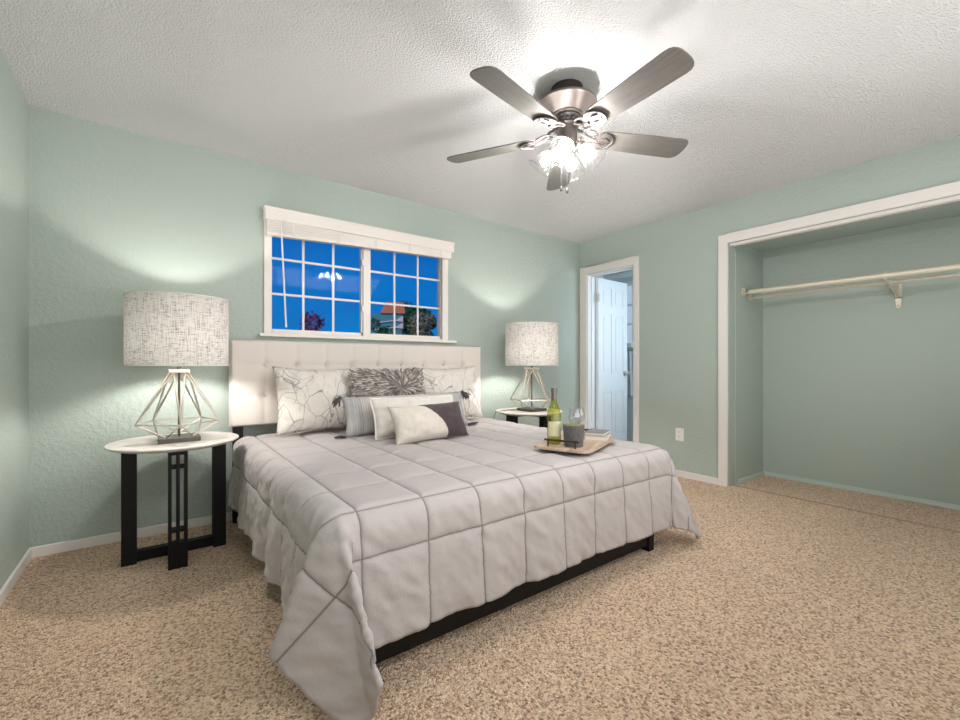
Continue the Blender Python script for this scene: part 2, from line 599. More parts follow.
def obj(name, bm, m, parent=None, smooth=False, bevel=0.0, auto=True):
    if bevel:
        bmesh.ops.remove_doubles(bm, verts=bm.verts, dist=1e-6)
    bmesh.ops.recalc_face_normals(bm, faces=bm.faces)
    me = bpy.data.meshes.new(name)
    bm.to_mesh(me)
    bm.free()
    me.materials.append(m)
    if smooth:
        for p in me.polygons:
            p.use_smooth = True
        if auto:
            me.set_sharp_from_angle(angle=R(40))
    o = bpy.data.objects.new(name, me)
    COL.objects.link(o)
    if parent is not None:
        o.parent = parent
    if bevel:
        b = o.modifiers.new('bevel', 'BEVEL')
        b.width = bevel
        b.segments = 2
        b.limit_method = 'ANGLE'
    return o


def thing(name, label, cat, loc=(0, 0, 0), rotz=0.0, group=None):
    o = bpy.data.objects.new(name, None)
    o.empty_display_size = 0.05
    COL.objects.link(o)
    o.location = loc
    o.rotation_euler = (0, 0, rotz)
    o['label'] = label
    o['category'] = cat
    if group:
        o['group'] = group
    return o


def tag(o, label, cat, group=None):
    o['label'] = label
    o['category'] = cat
    if group:
        o['group'] = group
    return o


def struct(name, bm, m, **kw):
    o = obj(name, bm, m, **kw)
    o['kind'] = 'structure'
    return o


def sroot(name, loc=(0, 0, 0)):
    o = bpy.data.objects.new(name, None)
    COL.objects.link(o)
    o.location = loc
    o['kind'] = 'structure'
    return o


def dup(root, loc, label, rotz=None):
    r = root.copy()
    COL.objects.link(r)
    r.location = loc
    if rotz is not None:
        r.rotation_euler = (0, 0, rotz)
    r['label'] = label
    for ch in list(root.children):
        c = ch.copy()
        COL.objects.link(c)
        c.parent = r
        for g in ch.children:
            d = g.copy()
            COL.objects.link(d)
            d.parent = c
    return r


# ------------------------------------------------------------------ room shell
H = 2.44
XR = 4.466          # right wall face
YF = -3.74          # wall behind the camera
T = 0.12
CX1 = 5.16          # closet back wall
BX1 = 5.62          # far wall of the side room
DY0, DY1, DZ = -0.713, -0.109, 2.063      # door opening
KY0, KY1, KZ = -3.50, -1.623, 2.08        # closet opening
WX0, WX1, WZ0, WZ1 = 1.19, 2.632, 1.262, 2.10   # window opening

bm = new()
box(bm, (-T, YF - T, -0.1), (BX1 + T, 0.67, 0.0))
struct('floor', bm, M['carpet'])
bm = new()
box(bm, (-T, YF - T, H), (BX1 + T, 0.67, H + 0.1))
struct('ceiling', bm, M['ceiling'])
bm = new()
box(bm, (-T, 0, 0), (WX0, T, H))
box(bm, (WX1, 0, 0), (XR + T, T, H))
box(bm, (WX0, 0, 0), (WX1, T, WZ0))
box(bm, (WX0, 0, WZ1), (WX1, T, H))
struct('wall_back', bm, M['wall'])
bm = new()
box(bm, (-T, YF - T, 0), (0, 0, H))
struct('wall_left', bm, M['wall'])
bm = new()
box(bm, (0, YF - T, 0), (BX1 + T, YF, H))
struct('wall_front', bm, M['wall'])
bm = new()
box(bm, (XR, DY1, 0), (XR + T, 0, H))
box(bm, (XR, DY0, DZ), (XR + T, DY1, H))
box(bm, (XR, KY1, 0), (XR + T, DY0, H))
box(bm, (XR, KY0, KZ), (XR + T, KY1, H))
box(bm, (XR, YF, 0), (XR + T, KY0, H))
struct('wall_right', bm, M['wall'])
# closet
bm = new()
box(bm, (CX1, YF, 0), (CX1 + T, KY1 - 0.012 + T, H))
struct('wall_closet_back', bm, M['closet'])
bm = new()
box(bm, (XR + T, KY1 - 0.012, 0), (CX1, KY1 - 0.012 + T, H))
struct('wall_closet_side', bm, M['closet'])
bm = new()
box(bm, (XR + T, YF, KZ + 0.03), (CX1, KY1 - 0.012, KZ + 0.09))
struct('ceiling_closet', bm, M['closet'])
# side room seen through the door
bm = new()
box(bm, (BX1, KY1, 0), (BX1 + T, 0.55, H))
box(bm, (XR, 0.55, 0), (BX1 + T, 0.67, H))
box(bm, (XR, T, 0), (XR + T, 0.55, H))
struct('wall_side_room', bm, M['bath'])


def baseboard(name, boxes, m, h=0.0):
    b = new()
    for lo, hi in boxes:
        box(b, lo, hi)
    return struct(name, b, m, bevel=0.004)


BH = 0.058
baseboard('baseboard_back', [((0, -0.014, 0), (XR, 0, BH))], M['trim'])
baseboard('baseboard_left', [((0, YF, 0), (0.014, -0.014, BH))], M['trim'])
baseboard('baseboard_right', [((XR - 0.014, -1.549, 0), (XR, -0.775, BH))], M['trim'])
baseboard('baseboard_front', [((0.014, YF, 0), (XR, YF + 0.014, BH))], M['trim'])
baseboard('baseboard_closet', [((CX1 - 0.012, YF, 0), (CX1, KY1 - 0.012, 0.038)), ((XR + T + 0.03, KY1 - 0.024, 0), (CX1 - 0.012, KY1 - 0.012, 0.038))], M['greentrim'])

# closet opening casing with sliding-door track
bm = new()
box(bm, (XR - 0.017, -1.623, 0), (XR, -1.549, 2.155))
box(bm, (XR - 0.017, YF, 2.08), (XR, -1.623, 2.155))
struct('trim_1', bm, M['trim'], bevel=0.003)
bm = new()
box(bm, (XR + 0.022, KY0, KZ - 0.022), (XR + 0.036, KY1 - 0.002, KZ))
box(bm, (XR + 0.062, KY0, KZ - 0.022), (XR + 0.072, KY1 - 0.002, KZ))
box(bm, (XR + 0.018, KY0, KZ - 0.004), (XR + 0.10, KY1 - 0.002, KZ))
struct('trim_2', bm, M['trim'])
bm = new()
box(bm, (XR, KY1 - 0.006, 0), (XR + T, KY1, KZ))
struct('trim_3', bm, M['closet'])
# carpet seam strip at the closet threshold
bm = new()
box(bm, (XR + 0.075, KY0, 0.0), (XR + 0.093, KY1 - 0.006, 0.004))
struct('trim_4', bm, mat('carpet_seam', (0.42, 0.29, 0.19), 0.95))

# door casing (bedroom side) and jamb
bm = new()
box(bm, (XR - 0.017, DY0 - 0.062, 0), (XR, DY0, 2.147))
box(bm, (XR - 0.017, DY1, 0), (XR, DY1 + 0.094, 2.147))
box(bm, (XR - 0.017, DY0, DZ), (XR, DY1, 2.147))
struct('trim_5', bm, M['trim'], bevel=0.004)
bm = new()
box(bm, (XR, DY1 - 0.012, 0), (XR + T + 0.004, DY1, DZ))
box(bm, (XR, DY0, 0), (XR + T + 0.004, DY0 + 0.012, DZ))
box(bm, (XR, DY0 + 0.012, DZ - 0.012), (XR + T + 0.004, DY1 - 0.012, DZ))
box(bm, (XR + 0.055, DY1 - 0.024, 0), (XR + 0.075, DY1 - 0.012, DZ - 0.012))
box(bm, (XR + 0.055, DY0 + 0.012, DZ - 0.024), (XR + 0.075, DY1 - 0.024, DZ - 0.012))
struct('trim_6', bm, M['door'], bevel=0.002)

# door leaf, six panels
dl = 0.595
door = sroot('door_1', (XR + T + 0.014, DY1 - 0.018, 0.008))
door.rotation_euler = (0, 0, R(3.2))
bm = new()
DH = 2.03
th = 0.035
xs = [0, 0.085, 0.265, 0.33, 0.51, dl]
zs = [0, 0.20, 0.72, 0.93, 1.62, 1.72, 1.93, DH]
for i in range(5):
    for j in range(7):
        pan = i in (1, 3) and j in (1, 3, 5)
        x0, x1, z0, z1 = xs[i], xs[i + 1], zs[j], zs[j + 1]
        if not pan:
            box(bm, (x0, -th, z0), (x1, 0, z1))
        else:
            box(bm, (x0, -th + 0.010, z0), (x1, -0.010, z1))
            box(bm, (x0 + 0.028, -th + 0.003, z0 + 0.028), (x1 - 0.028, -0.003, z1 - 0.028))
obj('door_leaf', bm, M['door'], door)
for z in (0.22, 1.80):
    bm = new()
    tube(bm, [(-0.006, -0.036, z - 0.05), (-0.006, -0.036, z + 0.05)], 0.008, 10)
    box(bm, (-0.004, -0.036, z - 0.045), (-0.001, -0.002, z + 0.045))
    box(bm, (-0.012, -0.050, z - 0.045), (-0.002, -0.036, z + 0.045))
    obj('hinge', bm, M['chrome'], door, smooth=True)
bm = new()
mt = Matrix.Translation((dl - 0.055, -th, 0.93)) @ Matrix.Rotation(R(90), 4, 'X')
lathe(bm, [(0, 0), (0.030, 0), (0.030, 0.006), (0.012, 0.010), (0.010, 0.03), (0.022, 0.038), (0.028, 0.052), (0.022, 0.066), (0, 0.070)], 20, mt)
obj('door_knob', bm, M['chrome'], door, smooth=True)

# small-paned window on the far wall of the side room
w2 = sroot('window_2', (BX1, 0, 0))
bm = new()
y0, y1, z0, z1 = 0.065, 0.49, 1.33, 2.09
for lo, hi in (((-0.03, y0 - 0.05, z0 - 0.06), (0, y0, z1 + 0.06)), ((-0.03, y1, z0 - 0.06), (0, y1 + 0.05, z1 + 0.06)),
               ((-0.03, y0, z1), (0, y1, z1 + 0.06)), ((-0.045, y0, z0 - 0.06), (0, y1, z0))):
    box(bm, lo, hi)
for k in (1, 2):
    z = z0 + (z1 - z0) * k / 3
    box(bm, (-0.025, y0, z - 0.012), (0, y1, z + 0.012))
for k in (1, 2, 3):
    y = y0 + (y1 - y0) * k / 4
    box(bm, (-0.025, y - 0.01, z0), (-0.001, y + 0.01, z1))
obj('window_frame', bm, M['door'], w2)
bm = new()
box(bm, (-0.010, y0, z0), (-0.002, y1, z1))
obj('window_glass', bm, M['frost'], w2)
bm = new()
box(bm, (XR + T, 0.52, 2.22), (BX1, 0.55, 2.28))
box(bm, (BX1 - 0.03, -1.5, 2.22), (BX1, 0.52, 2.28))
struct('trim_7', bm, M['door'])

# ------------------------------------------------------------------ window
win = sroot('window_1', (0, 0, 0))
bm = new()      # casing on the wall and lining of the hole
box(bm, (1.152, -0.016, WZ0), (WX0 + 0.008, 0.0, 2.118))
box(bm, (WX1 - 0.028, -0.016, WZ0), (2.664, 0.0, 2.118))
box(bm, (WX0 + 0.008, -0.016, 2.08), (WX1 - 0.028, 0.0, 2.118))
box(bm, (WX0, 0, WZ0), (WX0 + 0.012, 0.11, WZ1))
box(bm, (WX1 - 0.012, 0, WZ0), (WX1, 0.11, WZ1))
box(bm, (WX0 + 0.012, 0, WZ1 - 0.012), (WX1 - 0.012, 0.11, WZ1))
box(bm, (WX0 + 0.012, 0, WZ0), (WX1 - 0.012, 0.11, WZ0 + 0.012))
obj('window_frame', bm, M['vinyl'], win, bevel=0.002)
bm = new()
box(bm, (1.120, -0.040, WZ0 - 0.022), (2.742, 0.0, WZ0))
obj('window_sill', bm, M['vinyl'], win, bevel=0.004)
ZG0, ZG1 = 1.298, 2.06
for x0, x1, yy in ((1.207, 1.873, 0.050), (1.944, 2.612, 0.050)):
    bm = new()
    f = 0.026
    box(bm, (x0 - 0.008, yy - 0.018, ZG0 - 0.024), (x0 + 0.004, yy + 0.018, ZG1))
    box(bm, (x1 - 0.004, yy - 0.018, ZG0 - 0.024), (x1 + 0.008, yy + 0.018, ZG1))
    box(bm, (x0 - 0.008, yy - 0.018, ZG0 - 0.024), (x1 + 0.008, yy + 0.018, ZG0))
    box(bm, (x0 - 0.008, yy - 0.018, ZG1), (x1 + 0.008, yy + 0.018, ZG1 + 0.028))
    sash = obj('sash', bm, M['vinyl'], win)
    bm = new()
    for k in (1, 2):
        x = x0 + (x1 - x0) * k / 3
        box(bm, (x - 0.008, yy - 0.004, ZG0), (x + 0.008, yy + 0.006, ZG1))
        z = ZG0 + (ZG1 - ZG0) * k / 3
        box(bm, (x0, yy - 0.003, z - 0.008), (x1, yy + 0.005, z + 0.008))
    obj('muntin_grid', bm, M['vinyl'], sash)
    bm = new()
    vs = [bm.verts.new(c) for c in ((x0, yy - 0.008, ZG0), (x1, yy - 0.008, ZG0), (x1, yy - 0.008, ZG1), (x0, yy - 0.008, ZG1))]
    bm.faces.new(vs)
    obj('pane', bm, M['pane'], sash)
bm = new()
box(bm, (1.880, 0.010, ZG0 - 0.024), (1.937, 0.070, ZG1 + 0.02))
obj('mullion', bm, M['vinyl'], win, bevel=0.002)
for z in (1.49, 1.86):
    bm = new()
    box(bm, (1.868, 0.008, z - 0.022), (1.880, 0.030, z + 0.022))
    obj('window_latch', bm, M['vinyl'], win)

# blind pulled up under its valance
bl = thing('window_blind', 'white raised slat blind bunched under its valance across the window top', 'blind', (1.915, -0.02, 2.0))
def at_bl(lo, hi):
    o_ = bl.location
    return tuple(lo[i] - o_[i] for i in range(3)), tuple(hi[i] - o_[i] for i in range(3))
bm = new()
box(bm, *at_bl((1.146, -0.085, 2.045), (2.684, -0.070, 2.128)))
box(bm, *at_bl((1.146, -0.070, 2.045), (1.155, -0.018, 2.128)))
box(bm, *at_bl((2.675, -0.070, 2.045), (2.684, -0.018, 2.128)))
box(bm, *at_bl((1.142, -0.090, 2.117), (2.688, -0.018, 2.131)))
obj('valance', bm, M['vinyl'], bl, bevel=0.003)
bm = new()
box(bm, *at_bl((1.160, -0.066, 2.075), (2.670, -0.022, 2.115)))
obj('headrail', bm, M['vinyl'], bl)
bm = new()
for k in range(9):
    zl = 2.066 - k * 0.0125
    zr = 2.068 - k * 0.0068
    sh = Matrix.Identity(4)
    ang = math.atan2(zr - zl, 1.512)
    mt = Matrix.Translation(Vector((1.162, -0.044, zl)) - bl.location) @ Matrix.Rotation(-ang, 4, 'Y')
    box(bm, (0, -0.024 - 0.001 * (k % 2), -0.0046), (1.503, 0.024, 0.0046), mt)
obj('slat_stack', bm, M['vinyl'], bl)
bm = new()
mt = Matrix.Translation(Vector((1.160, -0.044, 1.950)) - bl.location) @ Matrix.Rotation(-math.atan2(0.052, 1.516), 4, 'Y')
box(bm, (0, -0.026, -0.012), (1.505, 0.026, 0.010), mt)
obj('bottom_rail', bm, M['vinyl'], bl, bevel=0.004)
for x in (1.33, 1.65, 1.95, 2.25, 2.55):
    bm = new()
    z0 = 1.945 + 0.052 * (x - 1.16) / 1.516
    lo, hi = at_bl((x - 0.012, -0.0715, z0), (x + 0.012, -0.0705, 2.075))
    box(bm, lo, hi)
    obj('ladder_tape', bm, M['cream'], bl)
bm = new()
tube(bm, [Vector((1.247, -0.078, 2.06)) - bl.location, Vector((1.262, -0.082, 1.70)) - bl.location, Vector((1.280, -0.084, 1.305)) - bl.location], 0.006, 8)
obj('tilt_wand', bm, M['plastic'], bl, smooth=True)

# ------------------------------------------------------------------ outlet
ol = thing('wall_outlet', 'white duplex power outlet low on the green wall between doorway and closet', 'outlet', (XR, -1.197, 0.393), R(-90))
bm = new()
prism(bm, rrect(0.078, 0.118, 0.006), 0, 0.006, Matrix.Rotation(R(90), 4, 'X'))
obj('cover_plate', bm, M['plastic'], ol, bevel=0.0015)
for z in (-0.022, 0.022):
    bm = new()
    prism(bm, rrect(0.034, 0.030, 0.010), 0.006, 0.009, Matrix.Translation((0, 0, z)) @ Matrix.Rotation(R(90), 4, 'X'))
    so = obj('socket', bm, M['plastic'], ol)
    bm = new()
    for x in (-0.007, 0.007):
        box(bm, (x - 0.0012, -0.0096, z - 0.002), (x + 0.0012, -0.0088, z + 0.008))
    obj('slot', bm, M['slot'], so)

# ------------------------------------------------------------------ closet rods
def closet_rod(x, z, r, label, hook):
    rd = thing('closet_rod', label, 'closet rod', (x, KY1 - 0.013, z), 0, 'closet hanging rods')
    yb = KY1 - 0.013
    bm = new()
    tube(bm, [(0, -0.045, 0), (0, -1.30, 0.0)], r, 14, ry=r * 1.05)
    obj('rod_tube', bm, M['rod'], rd, smooth=True)
    bm = new()
    tube(bm, [(0, -1.10, 0), (0, -2.05, 0.0)], r * 0.80, 14)
    obj('inner_tube', bm, M['rod'], rd, smooth=True)
    bm = new()
    pts = []
    for k in range(13):
        a = R(-60 + 250 * k / 12)
        pts.append((-0.034 + 0.026 * math.cos(a), -0.010, 0.010 + 0.026 * math.sin(a)))
    pts = [(0.0, -0.05, 0.0), (-0.006, -0.02, -0.008)] + pts
    tube(bm, pts, 0.006, 8)
    box(bm, (-0.05, -0.004, -0.025), (0.02, 0.0, 0.04))
    obj('wall_hook', bm, M['rod'], rd, smooth=True)
    return rd


closet_rod(4.745, 1.683, 0.0195, 'front ivory metal closet rod, the thicker one running across the open closet', True)
closet_rod(4.875, 1.650, 0.0120, 'thin rear ivory rod behind and below the thicker closet rod', True)
br = thing('rod_bracket', 'ivory metal bracket on the closet wall carrying both hanging rods', 'bracket', (CX1, -2.572, 1.575))
bm = new()
for lo, hi in (((-0.006, -0.020, -0.02), (0, 0.020, 0.09)),):
    box(bm, lo, hi)
prism(bm, [(-0.020, -0.01), (0.020, -0.01), (0.013, -0.075), (0.010, -0.088), (0, -0.094), (-0.010, -0.088), (-0.013, -0.075)], 0, 0.006,
      Matrix(((0, 0, -1, 0), (1, 0, 0, 0), (0, 1, 0, 0), (0, 0, 0, 1))))
obj('wall_plate', bm, M['rod'], br)
bm = new()
v0 = [(-0.006, 0.085), (-0.285, 0.062), (-0.43, 0.092), (-0.43, 0.078), (-0.285, 0.046), (-0.006, -0.02)]
mt = Matrix(((1, 0, 0, 0), (0, 0, 1, 0), (0, 1, 0, 0), (0, 0, 0, 1)))
prism(bm, v0, -0.004, 0.004, mt)
obj('arm', bm, M['rod'], br)
for x, z, r in ((4.745, 1.683, 0.0195), (4.875, 1.650, 0.0120)):
    bm = new()
    mt = Matrix.Translation((x - CX1, 0, z - 1.575)) @ Matrix.Rotation(R(90), 4, 'X')
    ro, ri = r + 0.006, r + 0.0012
    lathe(bm, [(ri, -0.012), (ro, -0.012), (ro, 0.012), (ri, 0.012), (ri, -0.012)], 20, mt)
    obj('clip', bm, M['rod'], br, smooth=True)
bm = new()
mt = Matrix.Translation((-0.0062, 0, -0.075)) @ Matrix.Rotation(R(-90), 4, 'Y')
lathe(bm, [(0, 0.0), (0.004, 0.0), (0.004, 0.0012), (0, 0.002)], 10, mt)
obj('screw', bm, M['slot'], br)

# ------------------------------------------------------------------ ceiling fan
fx, fy = 2.218, -1.83
fan = thing('ceiling_fan', 'pewter brown five-blade ceiling fan with four lit glass shades hanging from ceiling', 'ceiling fan', (fx, fy, 2.44))
bm = new()
lathe(bm, [(0, -0.050), (0.062, -0.050), (0.078, -0.035), (0.080, 0.0), (0, 0)], 40)
obj('canopy', bm, M['dark'], fan, smooth=True)
bm = new()
lathe(bm, [(0, -0.150), (0.080, -0.150), (0.084, -0.146), (0.084, -0.141), (0.092, -0.138), (0.140, -0.094), (0.147, -0.092), (0.150, -0.086), (0.147, -0.080), (0.136, -0.074), (0.090, -0.058), (0.082, -0.048), (0, -0.046)], 48)
obj('motor_housing', bm, M['bronze'], fan, smooth=True)
bm = new()
lathe(bm, [(0, -0.205), (0.050, -0.205), (0.054, -0.196), (0.060, -0.190), (0.056, -0.182), (0.062, -0.166), (0.072, -0.158), (0.070, -0.148), (0, -0.148)], 40)
for k in range(16):
    a = 2 * PI * k / 16
    ball(bm, (0.060 * math.cos(a), 0.060 * math.sin(a), -0.175), 0.009, 10)
obj('decorative_collar', bm, M['bronze_light'], fan, smooth=True)
bm = new()
lathe(bm, [(0, -0.305), (0.030, -0.305), (0.046, -0.292), (0.052, -0.270), (0.053, -0.215), (0.048, -0.203), (0, -0.203)], 36)
obj('switch_housing', bm, M['bronze'], fan, smooth=True)
ZB = -0.240
AZ = [47.3, 119.3, 191.3, 263.3, 335.3]


def blade_mesh():
    b = new()
    pts = []
    L0, L1, w0, w1 = 0.165, 0.672, 0.056, 0.073
    n = 10
    for k in range(n + 1):      # tip arc
        a = -PI / 2 + PI * k / n
        cx = L1 - 0.055
        ca, sa = math.cos(a), math.sin(a)
        pts.append((cx + 0.055 * abs(ca) ** 0.75, w1 * (abs(sa) ** 0.75) * (1 if sa > 0 else -1)))
    pts += [(0.45, 0.070), (0.30, 0.064), (0.20, w0 + 0.003), (L0 + 0.012, w0 - 0.004), (L0, w0 - 0.018),
            (L0, -w0 + 0.018), (L0 + 0.012, -w0 + 0.004), (0.20, -w0 - 0.003), (0.30, -0.064), (0.45, -0.070)]
    prism(b, pts, 0.0, 0.007)
    return b


def iron_mesh():
    b = new()
    # shield plate below the blade root with pierced loops
    pts = []
    for k in range(17):
        a = R(-90 + 180 * k / 16)
        pts.append((0.185 + 0.062 * math.cos(a), 0.056 * math.sin(a)))
    pts += [(0.165, 0.046), (0.150, 0.020), (0.150, -0.020), (0.165, -0.046)]
    prism(b, pts, -0.006, -0.0005)
    ring = [(0.185 + 0.062 * math.cos(R(a)), 0.056 * math.sin(R(a)), -0.008) for a in range(-90, 91, 12)]
    tube(b, ring, 0.005, 8)
    # S-scroll loops
    for s in (-1, 1):
        lp = []
        for k in range(19):
            a = 2 * PI * k / 18
            lp.append((0.118 + 0.036 * math.cos(a), s * (0.024 + 0.020 * math.sin(a)), 0.010 - 0.010 * math.cos(a) * 0.6))
        tube(b, lp, 0.0055, 8)
        tube(b, [(0.175, s * 0.012, -0.008), (0.20, s * 0.024, -0.010), (0.225, s * 0.012, -0.009)], 0.004, 6)
    tube(b, [(0.050, 0, 0.040), (0.085, 0, 0.030), (0.120, 0, 0.004), (0.160, 0, -0.006)], [0.014, 0.012, 0.010, 0.010], 10)
    return b


for az in AZ:
    mt = Matrix.Rotation(R(az), 4, 'Z') @ Matrix.Rotation(R(-12), 4, 'X')
    ir = obj('blade_iron', iron_mesh(), M['bronze_light'], fan, smooth=True)
    ir.matrix_local = Matrix.Translation((0, 0, ZB)) @ mt
    b_ = obj('blade', blade_mesh(), M['blade'], fan, bevel=0.002)
    b_.matrix_local = Matrix.Translation((0, 0, ZB)) @ mt

F_AZ = math.degrees(math.atan2(-0.8014, -0.598))     # towards the camera
for k in range(4):
    az = F_AZ - 22 + 90 * k
    mt = Matrix.Translation((0, 0, -0.275)) @ Matrix.Rotation(R(az), 4, 'Z')
    b = new()
    tube(b, [mt @ Vector(p) for p in ((0.030, 0, 0.0), (0.052, 0, -0.004), (0.066, 0, -0.020))], [0.010, 0.010, 0.012], 10)
    tilt = mt @ Matrix.Translation((0.062, 0, -0.016)) @ Matrix.Rotation(R(180 - 42), 4, 'Y')
    lathe(b, [(0, 0), (0.018, 0), (0.024, 0.008), (0.025, 0.028), (0.021, 0.030), (0, 0.030)], 20, tilt)
    arm = obj('light_arm', b, M['bronze'], fan, smooth=True)
    b = new()
    prof = [(0.026, 0.018), (0.030, 0.030), (0.040, 0.048), (0.050, 0.072), (0.054, 0.095), (0.060, 0.112), (0.068, 0.122)]
    lathe(b, prof, 30, tilt)
    g = obj('glass_shade', b, M['shadeglass'], fan, smooth=True)
    b = new()
    tube(b, [tilt @ Vector((0.068 * math.cos(2 * PI * q / 30), 0.068 * math.sin(2 * PI * q / 30), 0.122)) for q in range(31)], 0.0022, 6)
    obj('rim', b, M['shadeglass'], g, smooth=True)
    b = new()
    lathe(b, [(0, 0.028), (0.011, 0.030), (0.012, 0.045), (0.020, 0.062), (0.023, 0.076), (0.019, 0.090), (0, 0.098)], 20, tilt)
    obj('bulb', b, M['fan_bulb'], fan, smooth=True)
for dx_, zl in ((-0.030, -0.505), (0.000, -0.515)):
    b = new()
    px_, py_ = dx_ * 0.8 - 0.02, -dx_ * 0.6 - 0.02
    tube(b, [(px_, py_, -0.29), (px_, py_, zl)], 0.0016, 6)
    ch = obj('pull_chain', b, M['bronze_light'], fan)
    b = new()
    lathe(b, [(0, zl - 0.026), (0.006, zl - 0.022), (0.008, zl - 0.012), (0.003, zl + 0.002), (0, zl + 0.003)], 12, Matrix.Translation((px_, py_, 0)))
    obj('chain_fob', b, M['plate'], ch, smooth=True)

# ------------------------------------------------------------------ nightstands
ns = thing('nightstand', 'round nightstand with whitewashed top and black slatted legs in the corner by the bed', 'nightstand', (0.640, -0.392, 0), 0, 'nightstands either side of the bed')
bm = new()
lathe(bm, [(0, 0.602), (0.262, 0.602), (0.290, 0.610), (0.304, 0.620), (0.303, 0.625), (0.298, 0.627), (0, 0.627)], 64)
obj('tabletop', bm, M['top'], ns, smooth=True)
for a in (0, 180, 270):
    mt = Matrix.Rotation(R(a), 4, 'Z')
    b = new()
    for y in (-0.034, 0, 0.034):
        box(b, (0.172, y - 0.0075, 0), (0.235, y + 0.0075, 0.602), mt)
    for z0, z1 in ((0.0, 0.13), (0.185, 0.20), (0.51, 0.525), (0.58, 0.602)):
        box(b, (0.176, -0.034, z0), (0.231, 0.034, z1), mt)
    obj('leg', b, M['black'], ns)
bm = new()
box(bm, (-0.18, -0.022, 0.005), (0.18, 0.022, 0.058))
box(bm, (-0.022, -0.18, 0.005), (0.022, -0.02, 0.058))
obj('floor_rail', bm, M['black'], ns)
bm = new()
box(bm, (-0.18, -0.022, 0.580), (0.18, 0.022, 0.602))
box(bm, (-0.022, -0.18, 0.580), (0.022, -0.02, 0.602))
obj('top_rail', bm, M['black'], ns)
NS2 = (3.275, -0.425, 0)
dup(ns, NS2, 'round black-legged nightstand half hidden behind the far side of the bed')

# ------------------------------------------------------------------ table lamps
lp = thing('table_lamp', 'linen drum lamp on wire base beside the headboard, on the table in the room corner', 'table lamp', (0.652, -0.410, 0.627), 0, 'table lamps on the nightstands')
bm = new()
box(bm, (-0.095, -0.095, 0), (0.095, 0.095, 0.022))
obj('lamp_foot', bm, M['plate'], lp, bevel=0.002)
bm = new()
RZ, BZ, TZ = 0.102, 0.026, 0.372
def pent(r, z, off):
    return [Vector((r * math.cos(R(-90 + off + 72 * k)), r * math.sin(R(-90 + off + 72 * k)), z)) for k in range(5)]
ring = pent(0.198, RZ, 0)
topp = pent(0.044, TZ, 36)
bot = pent(0.098, BZ + 0.002, 36)
for k in range(5):
    tube(bm, [ring[k], ring[(k + 1) % 5]], 0.0042, 8)
    for q in (k, (k - 1) % 5):
        tube(bm, [topp[q], ring[k]], 0.0048, 8)
        tube(bm, [bot[q], ring[k]], 0.0042, 8)
obj('wire_frame', bm, M['wire'], lp)
bm = new()
box(bm, (-0.048, -0.048, TZ), (0.048, 0.048, TZ + 0.018))
obj('lamp_cap', bm, M['wire'], lp, bevel=0.002)
bm = new()
tube(bm, [(0, 0, 0.02), (0, 0, TZ)], 0.006, 10)
tube(bm, [(0, 0, TZ + 0.018), (0, 0, 0.44)], 0.010, 12)
tube(bm, [(0, 0, 0.44), (0, 0, 0.50)], 0.017, 14)
obj('stem', bm, M['plate'], lp, smooth=True)
SR, S0, S1 = 0.238, 0.412, 0.780
bm = new()
lathe(bm, [(SR, S0), (SR, S1)], 72)
sh = obj('lamp_shade', bm, M['linen'], lp, smooth=True)
for z in (S0, S1):
    bm = new()
    tube(bm, [(SR * math.cos(2 * PI * q / 72), SR * math.sin(2 * PI * q / 72), z) for q in range(73)], 0.0035, 6)
    obj('shade_rim', bm, M['shade_rim'], sh, smooth=True)
bm = new()
for q in range(3):
    a = R(30 + 120 * q)
    tube(bm, [(0.012 * math.cos(a), 0.012 * math.sin(a), 0.765), (SR * math.cos(a), SR * math.sin(a), 0.774)], 0.002, 6)
tube(bm, [(0.05, 0, 0.455), (0.06, 0, 0.60), (0.03, 0, 0.74), (0, 0, 0.768)], 0.002, 6)
tube(bm, [(-0.05, 0, 0.455), (-0.06, 0, 0.60), (-0.03, 0, 0.74), (0, 0, 0.768)], 0.002, 6)
tube(bm, [(-0.05, 0, 0.455), (0.05, 0, 0.455)], 0.002, 6)
obj('harp', bm, M['chrome'], lp)
bm = new()
lathe(bm, [(0, 0.766), (0.010, 0.766), (0.010, 0.778), (0.014, 0.781), (0.014, 0.802), (0, 0.804)], 16)
obj('finial', bm, M['wire'], lp, smooth=True)
bm = new()
lathe(bm, [(0, 0.500), (0.014, 0.502), (0.015, 0.525), (0.020, 0.550), (0.023, 0.565), (0.020, 0.582), (0, 0.592)], 20)
obj('bulb', bm, M['lamp_bulb'], lp, smooth=True)
dup(lp, (3.283, -0.452, 0.627), 'linen drum lamp on wire base beyond the bed, nearest the doorway')
bm = new()
tube(bm, [(3.22, -0.40, 0.632), (3.10, -0.33, 0.634), (2.985, -0.30, 0.622), (2.972, -0.27, 0.52), (2.99, -0.12, 0.36)], 0.003, 8)
tag(obj('lamp_cord', bm, M['dark'], None, smooth=True), 'thin dark lamp cord dropping off the nightstand between bed and table', 'cord')

# ------------------------------------------------------------------ bed
bed = thing('bed', 'king bed with tufted oatmeal headboard and low black frame', 'bed', (1.948, -1.0, 0))
BXc, BYc = 1.948, -1.0
